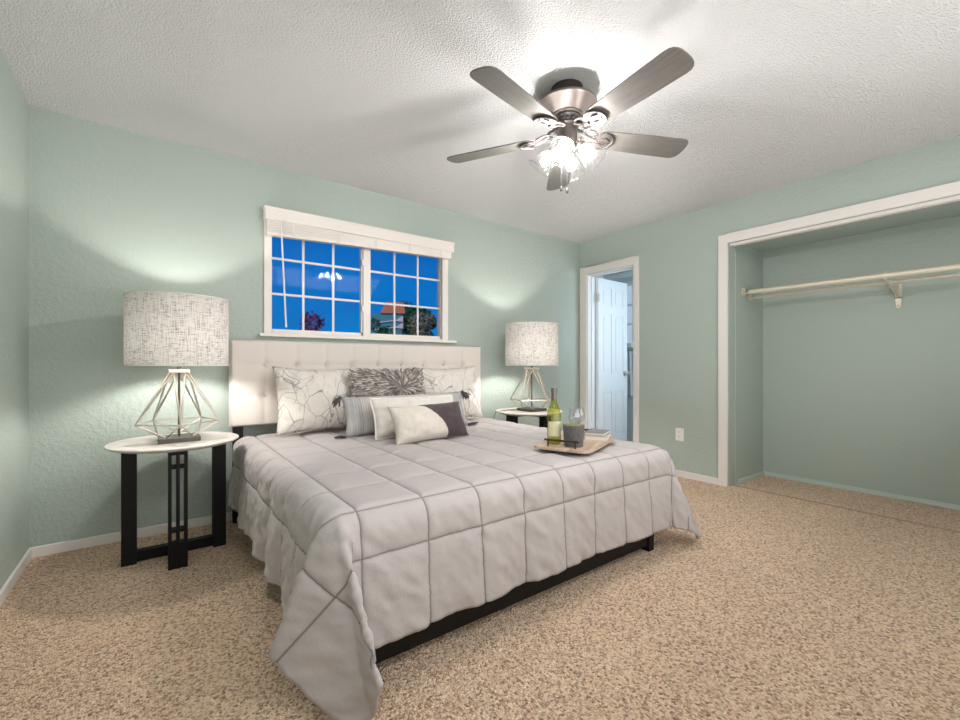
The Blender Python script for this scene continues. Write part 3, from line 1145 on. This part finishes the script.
# upholstered headboard
xs_h = [0.0, 0.203, 0.407, 0.610, 0.813, 1.017, 1.220, 1.423, 1.627, 1.830, 2.033]
rows = [0.635, 0.838, 1.041, 1.208]
nx, nz_ = 180, 54
hx0 = 0.936
hw = 2.033
bm = new()
g = []
for j in range(nz_ + 1):
    z = 0.635 + (1.208 - 0.635) * j / nz_
    row = []
    for i in range(nx + 1):
        x = hw * i / nx
        dxs = min(abs(x - c) for c in xs_h[1:-1])
        dzs = min(abs(z - c) for c in rows[1:-1])
        dep = 0.014
        p = dep * (1 - 0.42 * math.exp(-dxs / 0.012) - 0.38 * math.exp(-dzs / 0.012))
        dd = min(math.hypot(x - cx, z - cz) for cx in xs_h[1:-1] for cz in rows[1:-1])
        p -= 0.016 * math.exp(-(dd / 0.022) ** 1.5)
        eb = min(x, hw - x, z - 0.635, 1.208 - z)
        rr_ = 0.02
        if eb < rr_:
            p -= rr_ - math.sqrt(max(0, rr_ ** 2 - (rr_ - eb) ** 2))
        row.append(bm.verts.new((hx0 + x - BXc, -0.098 - p - BYc, z)))
    g.append(row)
for j in range(nz_):
    for i in range(nx):
        bm.faces.new((g[j][i], g[j][i + 1], g[j + 1][i + 1], g[j + 1][i]))
# sides and back
bord = [g[0][i] for i in range(nx + 1)] + [g[j][nx] for j in range(1, nz_ + 1)] + [g[nz_][i] for i in range(nx - 1, -1, -1)] + [g[j][0] for j in range(nz_ - 1, 0, -1)]
back = [bm.verts.new((v_.co.x, -0.030 - BYc, v_.co.z)) for v_ in bord]
for i in range(len(bord)):
    j = (i + 1) % len(bord)
    bm.faces.new((bord[j], bord[i], back[i], back[j]))
bm.faces.new(back)
hb = obj('headboard', bm, M['headboard'], bed, smooth=True)
for cx in xs_h[1:-1]:
    for cz in rows[1:-1]:
        bm = new()
        ball(bm, (hx0 + cx - BXc, -0.100 - BYc, cz), 0.007, 10)
        obj('tuft_button', bm, M['tufting'], hb, smooth=True)
for x in (0.955, 2.880):
    bm = new()
    box(bm, (x - BXc, -0.078 - BYc, 0), (x + 0.060 - BXc, -0.038 - BYc, 0.66))
    obj('headboard_post', bm, M['bedblack'], bed, bevel=0.003)
bm = new()
box(bm, (1.000 - BXc, -1.945 - BYc, 0.030), (2.795 - BXc, -1.918 - BYc, 0.235))
obj('foot_rail', bm, M['bedblack'], bed, bevel=0.003)
for x in (1.000, 2.768):
    bm = new()
    box(bm, (x - BXc, -1.918 - BYc, 0.20), (x + 0.027 - BXc, -0.080 - BYc, 0.285))
    obj('side_rail', bm, M['bedblack'], bed, bevel=0.003)
for x, y in ((1.000, -1.955), (2.750, -1.955), (0.985, -0.70), (2.750, -0.70), (1.9, -1.85), (1.9, -1.0)):
    bm = new()
    box(bm, (x - BXc, y - BYc, 0), (x + 0.05 - BXc, y + 0.05 - BYc, 0.215))
    obj('leg', bm, M['bedblack'], bed, bevel=0.003)
bm = new()
for k in range(12):
    y = -1.86 + k * 0.155
    box(bm, (1.027 - BXc, y - BYc, 0.215), (2.768 - BXc, y + 0.07 - BYc, 0.235))
obj('slats', bm, M['bedblack'], bed)
bm = new()
prism(bm, rrect(1.85, 1.74, 0.09), 0.29, 0.540, Matrix.Translation((1.945, -0.995, 0)))
tag(obj('mattress', bm, M['sheet'], None, bevel=0.04), 'thick pale mattress under the grey quilted comforter', 'mattress')

# comforter ------------------------------------------------------------
AXL, AXR, AY = 1.035, 2.855, -1.915
ZT = 0.566
AL, BL = 0.455, 0.475          # overhang lengths, sides and foot
XS = [0.83, 1.075, 1.32, 1.55, 1.78, 2.01, 2.235, 2.46, 2.687, 2.925, 3.06]
YS = [-2.105, -1.945, -1.70, -1.455, -1.21, -0.965, -0.72, -0.475, -0.23]
LB = 0.115


def nrm(a):
    return a / np.linalg.norm(a, axis=-1, keepdims=True)


def path(keys, phi):
    """direction along great arcs through keys (deg, vec)"""
    out = np.zeros((len(phi), 3))
    ks = [(k, nrm(np.array(v_, float))) for k, v_ in keys]
    for (k0, a), (k1, b_) in zip(ks[:-1], ks[1:]):
        msk = (phi >= k0 - 1e-9) & (phi <= k1 + 1e-9)
        u = (phi[msk] - k0) / (k1 - k0)
        om = math.acos(max(-1, min(1, float(a @ b_))))
        out[msk] = (np.sin((1 - u) * om)[:, None] * a + np.sin(u * om)[:, None] * b_) / math.sin(om)
    return out


TS = math.tan(R(3.5))
LKEYS = [(0, (-0.07, 0, -1)), (9, (-0.19, 0.16, -0.95)), (20, (-0.33, 0.12, -0.93)), (50, (0.11, -0.31, -0.94)), (63, (0.09, -0.49, -0.87)), (74, (0.11, -0.22, -0.97)), (90, (0, -0.06, -1))]
RKEYS = [(0, (0.07, 0, -1)), (18, (0.40, 0.10, -0.91)), (42, (0.36, -0.16, -0.93)), (62, (0.16, -0.26, -0.95)), (78, (0.02, -0.10, -1.0)), (90, (0, -0.06, -1))]
x0, x1 = AXL - AL, AXR + AL
y0, y1 = AY - BL, -0.135
st = 0.0115
ni, nj = int((x1 - x0) / st), int((y1 - y0) / st)
# rounded material corners
offs = (-0.006, -0.0025, 0.0, 0.0025, 0.006)
def lines(lo, hi, n, seams):
    a = [v for v in np.linspace(lo, hi, n) if min(abs(v - q) for q in seams) > 0.0085]
    return np.array(sorted(a + [q + o_ for q in seams for o_ in offs if lo < q + o_ < hi]))
LX, LY = lines(x0, x1, ni, XS), lines(y0, y1, nj, YS)
ni, nj = len(LX), len(LY)
SX, TY = np.meshgrid(LX, LY)
S = SX.ravel().copy()
Tt = TY.ravel().copy()
RC = 0.10
for side in (-1, 1):
    ex = (x0 + RC) if side < 0 else (x1 - RC)
    ey = y0 + RC
    pa = (ex - S) / RC * (1 if side < 0 else -1)
    pb = (ey - Tt) / RC
    msk = (pa > 0) & (pb > 0)
    l = np.hypot(pa[msk], pb[msk])
    f_ = np.maximum(pa[msk], pb[msk]) / np.maximum(l, 1e-9)
    S[msk] = ex - pa[msk] * f_ * RC * (1 if side < 0 else -1)
    Tt[msk] = ey - pb[msk] * f_ * RC
al = np.maximum(0, AXL - S)
ar = np.maximum(0, S - AXR)
a_ = al + ar
b_ = np.maximum(0, AY - Tt)
r_ = np.hypot(a_, b_)
phi = np.degrees(np.arctan2(b_, np.maximum(a_, 1e-12)))
phi[(a_ == 0)] = 90.0
phi[(b_ == 0)] = 0.0
sgn = np.where(ar > 0, 1.0, -1.0)
Hh = np.stack([sgn * np.cos(np.radians(phi)), -np.sin(np.radians(phi)), np.zeros_like(phi)], 1)
Hh[a_ == 0, 0] = 0
D = np.where((sgn < 0)[:, None], path(LKEYS, phi), path(RKEYS, phi))
# gentle folds along the straight hems
wav_s = np.sin(Tt * 17 + 1.3 * np.sin(Tt * 5)) * np.clip((Tt - AY) / 0.25, 0, 1)
wav_f = np.sin(S * 13 + 1.7 * np.sin(S * 4)) * np.clip((S - AXL - 0.05) / 0.3, 0, 1) * np.clip((AXR - S - 0.05) / 0.3, 0, 1)
D[:, 0] += np.where((b_ == 0) & (a_ > 0), sgn * (0.045 * wav_s - 0.01), 0)
D[:, 1] += np.where((a_ == 0) & (b_ > 0), -(0.035 * wav_f), 0)
D = nrm(D)
om = np.arccos(np.clip((Hh * D).sum(1), -1, 1))
om = np.maximum(om, 1e-3)
u_ = np.minimum(1, r_ / LB)
so = np.sin(om)
cH = LB / om / so * (np.cos((1 - u_) * om) - np.cos(om))
cD = LB / om / so * (1 - np.cos(u_ * om))
Pp = cH[:, None] * Hh + cD[:, None] * D + np.maximum(0, r_ - LB)[:, None] * D
base = np.stack([np.clip(S, AXL, AXR), np.clip(Tt, AY, 0), np.full_like(S, ZT)], 1)
# slight crown of the mattress and soft dips on top
base[:, 2] += 0.006 * np.cos((S - 1.945) * 1.4)
Pp = np.where((r_ > 0)[:, None], Pp, 0)
V = base + Pp
G = V.reshape(nj, ni, 3)
def normals(Gv):
    du = np.gradient(Gv, axis=1)
    dv = np.gradient(Gv, axis=0)
    n_ = np.cross(du, dv)
    n_ /= np.maximum(np.linalg.norm(n_, axis=2, keepdims=True), 1e-9)
    return n_
N = normals(G)
Sg, Tg = S.reshape(nj, ni), Tt.reshape(nj, ni)
ds = np.min(np.abs(Sg[..., None] - np.array(XS)), axis=2)
dt = np.min(np.abs(Tg[..., None] - np.array(YS)), axis=2)
d = np.minimum(ds, dt)
hemd = np.minimum.reduce([Sg - x0, x1 - Sg, Tg - y0])
puff = 0.011 * (1 - np.exp(-d / 0.028)) - 0.003 * np.exp(-(d / 0.006) ** 2)
wr = np.zeros_like(puff)
hang = np.clip(r_.reshape(nj, ni) / 0.12, 0, 1)
lside = ((al > 0) & (b_ < 0.08)).reshape(nj, ni)
foot = (b_ > 0).reshape(nj, ni)
for j in range(nj):
    for i in range(ni):
        s_, t_ = Sg[j, i], Tg[j, i]
        n_ = mnoise.noise(Vector((s_ * 4.0, t_ * 4.0, 0.3))) * 0.004
        if hang[j, i] > 0.02:
            if lside[j, i]:
                # pleats that run down the side
                n_ += hang[j, i] * (0.012 * mnoise.noise(Vector((s_ * 5, t_ * 22, 2.0))) + 0.011 * mnoise.noise(Vector((s_ * 24, t_ * 34, 7.0))) + 0.005 * mnoise.noise(Vector((s_ * 50, t_ * 60, 3.0))))
            else:
                # slanting wrinkles between the seams at the foot
                q = s_ * 0.75 + t_ * 0.66
                p_ = -s_ * 0.66 + t_ * 0.75
                n_ += hang[j, i] * (0.011 * mnoise.noise(Vector((q * 22, p_ * 6, 4.0))) + 0.007 * mnoise.noise(Vector((q * 42, p_ * 14, 9.0))) + 0.003 * mnoise.noise(Vector((q * 70, p_ * 30, 1.0))))
        else:
            n_ += 0.0022 * mnoise.noise(Vector((s_ * 13, t_ * 13, 5.0)))
        wr[j, i] = n_
wr *= 0.4 + 0.6 * (1 - np.exp(-d / 0.03))
pucker = 0.0018 * np.exp(-d / 0.03) * np.sin(np.where(ds < dt, Tg, Sg) * 230) * hang
G2 = G + N * (puff + wr + pucker)[..., None]
# cloth that reaches the carpet lies on it
low = np.maximum(0, 0.016 - G2[..., 2])
Hn = Hh.reshape(nj, ni, 3)
G2 += Hn * (low * 0.9)[..., None]
G2[..., 2] = np.where(G2[..., 2] < 0.016, 0.016 - 0.004 * np.tanh(low / 0.02) + 0.006 * np.tanh(low * 8), G2[..., 2])
me = bpy.data.meshes.new('comforter')
idx = np.arange(ni * nj).reshape(nj, ni)
faces = np.stack([idx[:-1, :-1], idx[:-1, 1:], idx[1:, 1:], idx[1:, :-1]], 2).reshape(-1, 4)
me.from_pydata([tuple(p) for p in G2.reshape(-1, 3)], [], [tuple(int(q) for q in f) for f in faces])
at_ = me.attributes.new('seam', 'FLOAT', 'POINT')
seamv = np.exp(-(d / 0.0026) ** 2)
at_.data.foreach_set('value', seamv.ravel().astype(np.float32))
me.materials.append(M['comforter'])
for p in me.polygons:
    p.use_smooth = True
com = bpy.data.objects.new('comforter', me)
COL.objects.link(com)
sol = com.modifiers.new('thickness', 'SOLIDIFY')
sol.thickness = 0.010
sol.offset = -1
tag(com, 'pale grey square-quilted comforter draped over the bed to the carpet', 'comforter')


# ------------------------------------------------------------------ pillows
def pillow(w, h, th, n=40, pinch=0.05, seed=0, wr=0.006, pexp=0.55):
    b = new()
    nx_, nz2 = n, max(18, int(n * h / w))
    sides = []
    for s in (-1, 1):
        g_ = []
        for j in range(nz2 + 1):
            v_ = -1 + 2 * j / nz2
            row = []
            for i in range(nx_ + 1):
                u = -1 + 2 * i / nx_
                X = u * w / 2 * (1 - pinch * (1 - v_ * v_) * abs(u) ** 3)
                Z = v_ * h / 2 * (1 - pinch * 1.2 * (1 - u * u) * abs(v_) ** 3)
                prof = max(0, (1 - abs(u) ** 2.6)) ** pexp * max(0, (1 - abs(v_) ** 2.6)) ** pexp
                Y = s * th / 2 * prof
                if prof > 0:
                    Y += s * wr * mnoise.noise(Vector((u * 3 * w / 0.5 + seed, v_ * 3, s * 5.0 + seed))) * min(1, prof * 3)
                    Y += s * wr * 0.6 * mnoise.noise(Vector((u * 9 + seed, v_ * 7, s * 3.0))) * min(1, prof * 3)
                row.append((X, Y, Z + h / 2))
            g_.append(row)
        sides.append(g_)
    vv = []
    for si, g_ in enumerate(sides):
        vr = []
        for j, row in enumerate(g_):
            r2 = []
            for i, c in enumerate(row):
                edge = i in (0, nx_) or j in (0, nz2)
                if si == 1 and edge:
                    r2.append(vv[0][j][i])
                else:
                    r2.append(b.verts.new(c))
            vr.append(r2)
        vv.append(vr)
        for j in range(nz2):
            for i in range(nx_):
                q = (vr[j][i], vr[j][i + 1], vr[j + 1][i + 1], vr[j + 1][i])
                b.faces.new(q if si == 0 else q[::-1])
    return b


def place(o, x, y, z, lean, yaw=0.0, roll=0.0):
    o.location = (x, y, z)
    o.rotation_euler = (R(-lean), R(roll), R(yaw))
    return o


ZP = 0.578


def flange_edge(w, h, pinch=0.05, r=0.004, n=28):
    pts = []
    for k in range(n):
        u = -1 + 2 * k / n
        pts.append((u, -1))
    for k in range(n):
        pts.append((1, -1 + 2 * k / n))
    for k in range(n):
        pts.append((1 - 2 * k / n, 1))
    for k in range(n + 1):
        pts.append((-1, 1 - 2 * k / n))
    P3 = []
    for u, v_ in pts:
        P3.append((u * w / 2 * (1 - pinch * (1 - v_ * v_) * abs(u) ** 3), 0, v_ * h / 2 * (1 - pinch * 1.2 * (1 - u * u) * abs(v_) ** 3) + h / 2))
    b = new()
    tube(b, P3, r, 6)
    return b


o1 = obj('cushion', pillow(0.60, 0.465, 0.18, seed=1, pinch=0.085, wr=0.014), M['sketch'], None, smooth=True, auto=False)
place(o1, 1.462, -0.320, ZP + 0.004, 16, 3, 1)
tag(o1, 'big cream line-print pillow nearest the corner lamp, against the headboard', 'pillow', 'line-print pillows against the headboard')
o2 = o1.copy()
o2.data = o1.data.copy()
COL.objects.link(o2)
place(o2, 2.515, -0.330, ZP + 0.004, 16, -3, -1)
o2['label'] = 'cream line-print pillow beside the fur cushion, on the doorway side of the bed'

fur = thing('fur_cushion', 'shaggy taupe fur cushion in the middle against the headboard', 'cushion', (1.925, -0.448, ZP + 0.018))
fur.rotation_euler = (R(-17), 0, 0)
fw, fh, ft = 0.53, 0.405, 0.13
obj('cushion_cover', pillow(fw, fh, ft, seed=4, pinch=0.02), M['furbase'], fur, smooth=True, auto=False)
bm = new()
tone = bm.verts.layers.float.new('tone')
rng = random.Random(3)
for k in range(2600):
    u = rng.uniform(-0.99, 0.99)
    v_ = rng.uniform(-0.99, 0.99)
    prof = (1 - abs(u) ** 2.6) ** 0.55 * (1 - abs(v_) ** 2.6) ** 0.55
    p0 = Vector((u * fw / 2, -ft / 2 * prof, v_ * fh / 2 + fh / 2))
    # hair lies outward from a crown off to one side
    dv = Vector((u - 0.30, 0, v_ - 0.35))
    if dv.length < 0.05:
        dv = Vector((rng.uniform(-1, 1), 0, rng.uniform(-1, 1)))
    dv.normalize()
    dv += Vector((rng.gauss(0, 0.13), 0, rng.gauss(0, 0.13)))
    dv.normalize()
    L = rng.uniform(0.07, 0.13)
    lim = rng.uniform(0.97, 1.13)

    def surf(uu, vv, lift_):
        uu = max(-lim, min(lim, uu))
        vv = max(-0.99, min(lim + 0.03, vv))
        pf = max(0, 1 - abs(uu) ** 2.6) ** 0.55 * max(0, 1 - abs(vv) ** 2.6) ** 0.55
        return Vector((uu * fw / 2, -ft / 2 * pf - lift_, vv * fh / 2 + fh / 2))

    up_ = rng.uniform(0.003, 0.030)
    a = p0
    b2 = surf(u + dv.x * L * 0.5 / (fw / 2), v_ + dv.z * L * 0.5 / (fh / 2), up_)
    c2 = surf(u + dv.x * L / (fw / 2), v_ + dv.z * L / (fh / 2) - 0.03, up_ * 0.7)
    perp = dv.cross(Vector((0, 1, 0))).normalized() * rng.uniform(0.0030, 0.0070)
    up = Vector((0, -0.0016, 0))
    vs = [bm.verts.new(a - perp), bm.verts.new(a + perp), bm.verts.new(b2 + perp * 0.8), bm.verts.new(b2 + up), bm.verts.new(b2 - perp * 0.8), bm.verts.new(c2)]
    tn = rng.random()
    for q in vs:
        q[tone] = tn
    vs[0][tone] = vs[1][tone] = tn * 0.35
    bm.faces.new((vs[0], vs[1], vs[2], vs[3]))
    bm.faces.new((vs[0], vs[3], vs[4]))
    bm.faces.new((vs[3], vs[2], vs[5]))
    bm.faces.new((vs[4], vs[3], vs[5]))
for v_ in bm.verts:
    v_.co.z = max(v_.co.z, 0.004)
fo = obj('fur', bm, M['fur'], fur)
fo['kind'] = 'stuff'

lum = thing('lumbar_pillow', 'long grey striped lumbar pillow with charcoal tassels at its corners', 'pillow', (1.990, -0.612, ZP + 0.006))
lum.rotation_euler = (R(-20), 0, R(1))
lw, lh = 0.965, 0.265
obj('pillow_cover', pillow(lw, lh, 0.16, n=64, seed=9, pinch=0.05, wr=0.009), M['stripe'], lum, smooth=True, auto=False)
for sx_ in (-1, 1):
    for sz_ in (0, 1):
        b = new()
        cx, cz = sx_ * lw / 2, sz_ * lh
        dr = Vector((sx_ * 0.55, -0.2, -0.85 if sz_ else -0.12)).normalized()
        p = Vector((cx, 0, cz))
        ball(b, p + dr * 0.008, 0.014, 10)
        for q in range(14):
            an = rng.uniform(0, 2 * PI)
            sp_ = Vector((rng.gauss(0, 0.18), rng.gauss(0, 0.25), rng.gauss(0, 0.16)))
            e_ = p + (dr + sp_).normalized() * rng.uniform(0.062, 0.080)
            if not sz_:
                e_.z = max(e_.z, 0.002)
            tube(b, [p + dr * 0.008, (p + e_) / 2 + Vector((0, 0, 0.004)), e_], [0.0065, 0.0065, 0.0045], 5)
        obj('tassel', b, M['tassel'], lum, smooth=True)

crm = thing('cream_pillow', 'cream pillow with white piped edge behind the two-tone cushion', 'pillow', (1.930, -0.825, ZP + 0.006))
crm.rotation_euler = (R(-24), R(0), R(-3))
obj('pillow_cover', pillow(0.60, 0.265, 0.16, n=48, seed=14, pinch=0.05, wr=0.016), M['cream'], crm, smooth=True, auto=False)
obj('piping', flange_edge(0.60, 0.265, 0.05, 0.006), M['piping'], crm, smooth=True)

o3 = obj('cushion', pillow(0.525, 0.24, 0.15, n=46, seed=21, pinch=0.07, wr=0.009), M['twotone'], None, smooth=True, auto=False)
place(o3, 1.912, -1.042, ZP + 0.004, 26, 2, -1.0)
tag(o3, 'small two-tone cushion, beige with a dark plum curved corner, frontmost on bed', 'cushion')

# ------------------------------------------------------------------ tray and what stands on it
TRA = R(21)
tr = thing('serving_tray', 'light wood serving tray with dark bar handles on the bed', 'tray', (2.450, -1.690, 0.586), TRA)
bm = new()
prism(bm, rrect(0.51, 0.315, 0.05), 0.010, 0.026)
obj('tray_board', bm, M['tray'], tr, bevel=0.004)
bm = new()
prism(bm, rrect(0.47, 0.275, 0.04), 0.0, 0.010)
obj('tray_base', bm, M['dark'], tr)
for s in (-1, 1):
    bm = new()
    xh = s * 0.222
    for y in (-0.075, 0.075):
        tube(bm, [(xh, y, 0.026), (xh, y, 0.060)], 0.0045, 8)
    tube(bm, [(xh, -0.095, 0.060), (xh, 0.095, 0.060)], 0.006, 8)
    obj('handle', bm, M['dark'], tr, smooth=True)
ZTR = 0.586 + 0.026


def ontray(x, y):
    v_ = Matrix.Rotation(TRA, 3, 'Z') @ Vector((x, y, 0))
    return (2.450 + v_.x, -1.690 + v_.y, ZTR)


bt = thing('wine_bottle', 'pale green wine bottle with dark capsule at the back of the tray', 'bottle', ontray(-0.140, 0.075))
bm = new()
lathe(bm, [(0, 0.004), (0.030, 0), (0.037, 0.006), (0.0375, 0.10), (0.0375, 0.16), (0.034, 0.185), (0.022, 0.215), (0.0155, 0.235), (0.0140, 0.27), (0.0140, 0.295), (0, 0.296)], 32)
obj('bottle_body', bm, M['bottle'], bt, smooth=True)
bm = new()
lathe(bm, [(0.0152, 0.238), (0.0148, 0.285), (0.0165, 0.287), (0.0165, 0.303), (0, 0.304)], 24)
obj('capsule', bm, M['foil'], bt, smooth=True)
bm = new()
prf = [(0.0379, 0.045), (0.0379, 0.125)]
n_ = 18
prev = None
for k in range(n_ + 1):
    a = R(-190 + 150 * k / n_)
    cur = [bm.verts.new((r * math.cos(a), r * math.sin(a), z)) for r, z in prf]
    if prev:
        bm.faces.new((prev[0], cur[0], cur[1], prev[1]))
    prev = cur
obj('bottle_label', bm, M['label'], bt, smooth=True)

pt = thing('planter', 'grey concrete pot of low succulents at the front of the tray', 'potted plant', ontray(-0.150, -0.040))
bm = new()
lathe(bm, [(0, 0), (0.047, 0), (0.049, 0.004), (0.057, 0.108), (0.057, 0.112), (0.050, 0.112), (0.048, 0.098), (0, 0.098)], 40)
obj('pot', bm, M['pot'], pt, smooth=True)
bm = new()
lathe(bm, [(0, 0.0985), (0.047, 0.0985), (0.03, 0.104), (0, 0.106)], 24)
obj('soil', bm, M['soil'], pt, smooth=True)
bm = new()
for k in range(9):
    rr_ = 0.0 if k == 0 else 0.032
    aa = k * 2 * PI / 8
    cx, cy = rr_ * math.cos(aa), rr_ * math.sin(aa)
    for q in range(14):
        a = q * 2.399
        el = 0.35 + 0.065 * q
        L = 0.020 - 0.0006 * q
        d_ = Vector((math.cos(a) * math.cos(el), math.sin(a) * math.cos(el), math.sin(el)))
        p0 = Vector((cx, cy, 0.104))
        tube(bm, [p0, p0 + d_ * L * 0.6, p0 + d_ * L], [0.002, 0.0045, 0.0008], 6)
obj('succulent_rosettes', bm, M['leaf'], pt, smooth=True)


def wineglass(loc, label):
    bm_ = new()
    prof = [(0.0, 0.0), (0.031, 0.0), (0.032, 0.002), (0.012, 0.005), (0.005, 0.010), (0.0042, 0.060), (0.010, 0.070), (0.027, 0.084), (0.036, 0.104), (0.038, 0.124), (0.034, 0.152), (0.030, 0.172),
            (0.0288, 0.172), (0.0325, 0.152), (0.0365, 0.124), (0.0345, 0.105), (0.026, 0.086), (0, 0.076)]
    lathe(bm_, prof, 32)
    g_ = obj('wine_glass', bm_, M['clear'], None, smooth=True)
    g_.location = loc
    return tag(g_, label, 'glass', 'wine glasses on the tray')


g1 = wineglass(ontray(0.105, 0.045), 'clear stemmed wine glass on the tray, nearer the bottle and grey pot')
g2 = g1.copy()
COL.objects.link(g2)
g2.location = ontray(0.195, 0.055)
g2['label'] = 'clear stemmed wine glass on the tray, farther from the bottle, behind the books'
b1 = thing('book', 'lower pale book of the stack of two on the tray', 'book', ontray(0.165, -0.075), TRA + R(9), 'books on the tray')
for nm, dims, z, cov, lab, root in (('a', (0.17, 0.125, 0.024), 0, M['cover_tan'], None, b1),
                                    ('b', (0.15, 0.115, 0.018), 0.0245, M['cover_grey'], 1, None)):
    if root is None:
        c_ = ontray(0.160, -0.070)
        root = thing('book', 'upper book with dark grey cover on the tray stack', 'book', (c_[0], c_[1], c_[2] + z), TRA + R(4), 'books on the tray')
    w_, d_, h_ = dims
    bm = new()
    box(bm, (-w_ / 2, -d_ / 2, 0), (w_ / 2, d_ / 2, 0.0025))
    box(bm, (-w_ / 2, -d_ / 2, h_ - 0.0025), (w_ / 2, d_ / 2, h_))
    box(bm, (-w_ / 2, d_ / 2 - 0.003, 0.0025), (w_ / 2, d_ / 2, h_ - 0.0025))
    obj('book_cover', bm, cov, root)
    bm = new()
    box(bm, (-w_ / 2 + 0.004, -d_ / 2 + 0.004, 0.0025), (w_ / 2 - 0.004, d_ / 2 - 0.003, h_ - 0.0025))
    obj('pages', bm, M['paper'], root)

# ------------------------------------------------------------------ towel on a hook in the side room
tw = thing('towel', 'pale blue towel on a hook seen through the doorway, below the small window', 'towel', (BX1 - 0.075, 0.085, 0.62))
bm = new()
nn_ = 24
rows_ = []
for j in range(21):
    z = 0.60 * j / 20
    row = []
    for i in range(nn_ + 1):
        u = i / nn_ - 0.5
        wv = 0.085 + 0.05 * (1 - z / 0.60)
        row.append(bm.verts.new((-0.025 - 0.018 * math.sin(u * 22) * (0.4 + 0.6 * (1 - z / 0.6)), u * 2 * wv, z)))
    rows_.append(row)
for j in range(20):
    for i in range(nn_):
        bm.faces.new((rows_[j][i], rows_[j][i + 1], rows_[j + 1][i + 1], rows_[j + 1][i]))
to = obj('towel_cloth', bm, M['towel'], tw, smooth=True, auto=False)
so_ = to.modifiers.new('thickness', 'SOLIDIFY')
so_.thickness = 0.008
bm = new()
box(bm, (0.062, -0.05, 0.57), (0.074, 0.05, 0.62))
tube(bm, [(0.065, 0, 0.60), (-0.03, 0, 0.59), (-0.045, 0, 0.615)], 0.005, 8)
obj('hook', bm, M['chrome'], tw, smooth=True)

# daylight of the side room
ld = bpy.data.lights.new('side_room_daylight', 'AREA')
ld.shape = 'RECTANGLE'
ld.size, ld.size_y = 0.8, 0.9
ld.energy = BATH_W
ld.color = (0.72, 0.87, 1.0)
lo_ = bpy.data.objects.new('side_room_daylight', ld)
COL.objects.link(lo_)
lo_.location = (5.05, -1.45, 1.5)
lo_.rotation_euler = (R(90), 0, R(8))

# ------------------------------------------------------------------ outdoors
bm = new()
box(bm, (-25, 0.5, -3.2), (60, 70, -3.0))
gr = struct('terrain', bm, M['lawn'])


def crown(name, label, loc, rad, hgt, m, seed, n=1500, trunk=2.0, group='trees outside the window'):
    t_ = thing(name, label, 'tree', loc, 0, group)
    rg = random.Random(seed)
    b = new()
    blobs = []
    for k in range(7):
        a = rg.uniform(0, 2 * PI)
        q = rg.uniform(0, 0.6)
        blobs.append((Vector((rad * q * math.cos(a), rad * q * math.sin(a), trunk + hgt * rg.uniform(0.25, 0.85))), rad * rg.uniform(0.35, 0.6)))
    for k in range(n):
        c, rr = rg.choice(blobs)
        dv = Vector((rg.gauss(0, 1), rg.gauss(0, 1), rg.gauss(0, 1))).normalized()
        p = c + dv * rr * rg.uniform(0.6, 1.08)
        sz = rad * 0.085
        a1 = Vector((rg.gauss(0, 1), rg.gauss(0, 1), rg.gauss(0, 1))).normalized() * sz
        a2 = a1.cross(Vector((rg.gauss(0, 1), rg.gauss(0, 1), rg.gauss(0, 1)))).normalized() * sz * 0.6
        b.faces.new([b.verts.new(p + a1), b.verts.new(p + a2), b.verts.new(p - a1), b.verts.new(p - a2)])
    obj('foliage', b, m, t_)
    b = new()
    tube(b, [(0, 0, 0), (0.05, 0, trunk), (0, 0.05, trunk + hgt * 0.6)], [0.22, 0.16, 0.05], 10)
    obj('trunk', b, M['bark'], t_)
    return t_


# neighbour's house
hs = thing('neighbour_house', 'teal house with terracotta roof and white gable boards seen through the window', 'house', (20.7, 40.0, -3.0), R(-25))
bm = new()
box(bm, (-1.8, -2.0, 0), (1.3, 2.0, 9.3))
for k in range(16):
    z = 6.6 + k * 0.17
    box(bm, (-1.83, -2.03, z), (1.33, 2.03, z + 0.03))
obj('siding_wall', bm, M['siding'], hs)
bm = new()
mt = Matrix(((1, 0, 0, 0), (0, 0, 1, 0), (0, 1, 0, 0), (0, 0, 0, 1)))
prism(bm, [(-0.9, 9.3), (1.6, 9.3), (1.5, 10.45), (-0.3, 10.45)], -2.4, 2.2, mt)
obj('roof', bm, M['roofing'], hs)
for z in (8.55, 7.85):
    bm = new()
    prism(bm, [(0.55, z), (1.40, z - 0.1), (1.40, z + 0.55)], -2.35, -2.12, mt)
    prism(bm, [(-1.4, z - 0.30), (1.35, z + 0.10), (1.35, z + 0.2), (-1.4, z - 0.2)], -2.30, -2.10, mt)
    obj('gable_board', bm, M['gable'], hs)
crown('leafy_tree', 'dark green tree crown rising behind the teal house', (28.3, 49.0, -3.0), 3.3, 7.6, M['tree'], 2, 3200, 5.2)
crown('leafy_tree', 'grey-green tree right beside the teal house at the window edge', (21.4, 34.0, -3.0), 1.9, 5.6, M['tree_light'], 5, 3000, 3.8)
crown('leafy_tree', 'teal-green bushy treetop in front of the teal house', (16.7, 33.5, -3.0), 1.25, 4.4, M['tree'], 11, 1600, 4.1)
crown('leafy_tree', 'low reddish treetop low in the window half with the blind wand', (9.7, 30.0, -3.0), 1.9, 4.2, M['tree_red'], 8, 1700, 3.6)
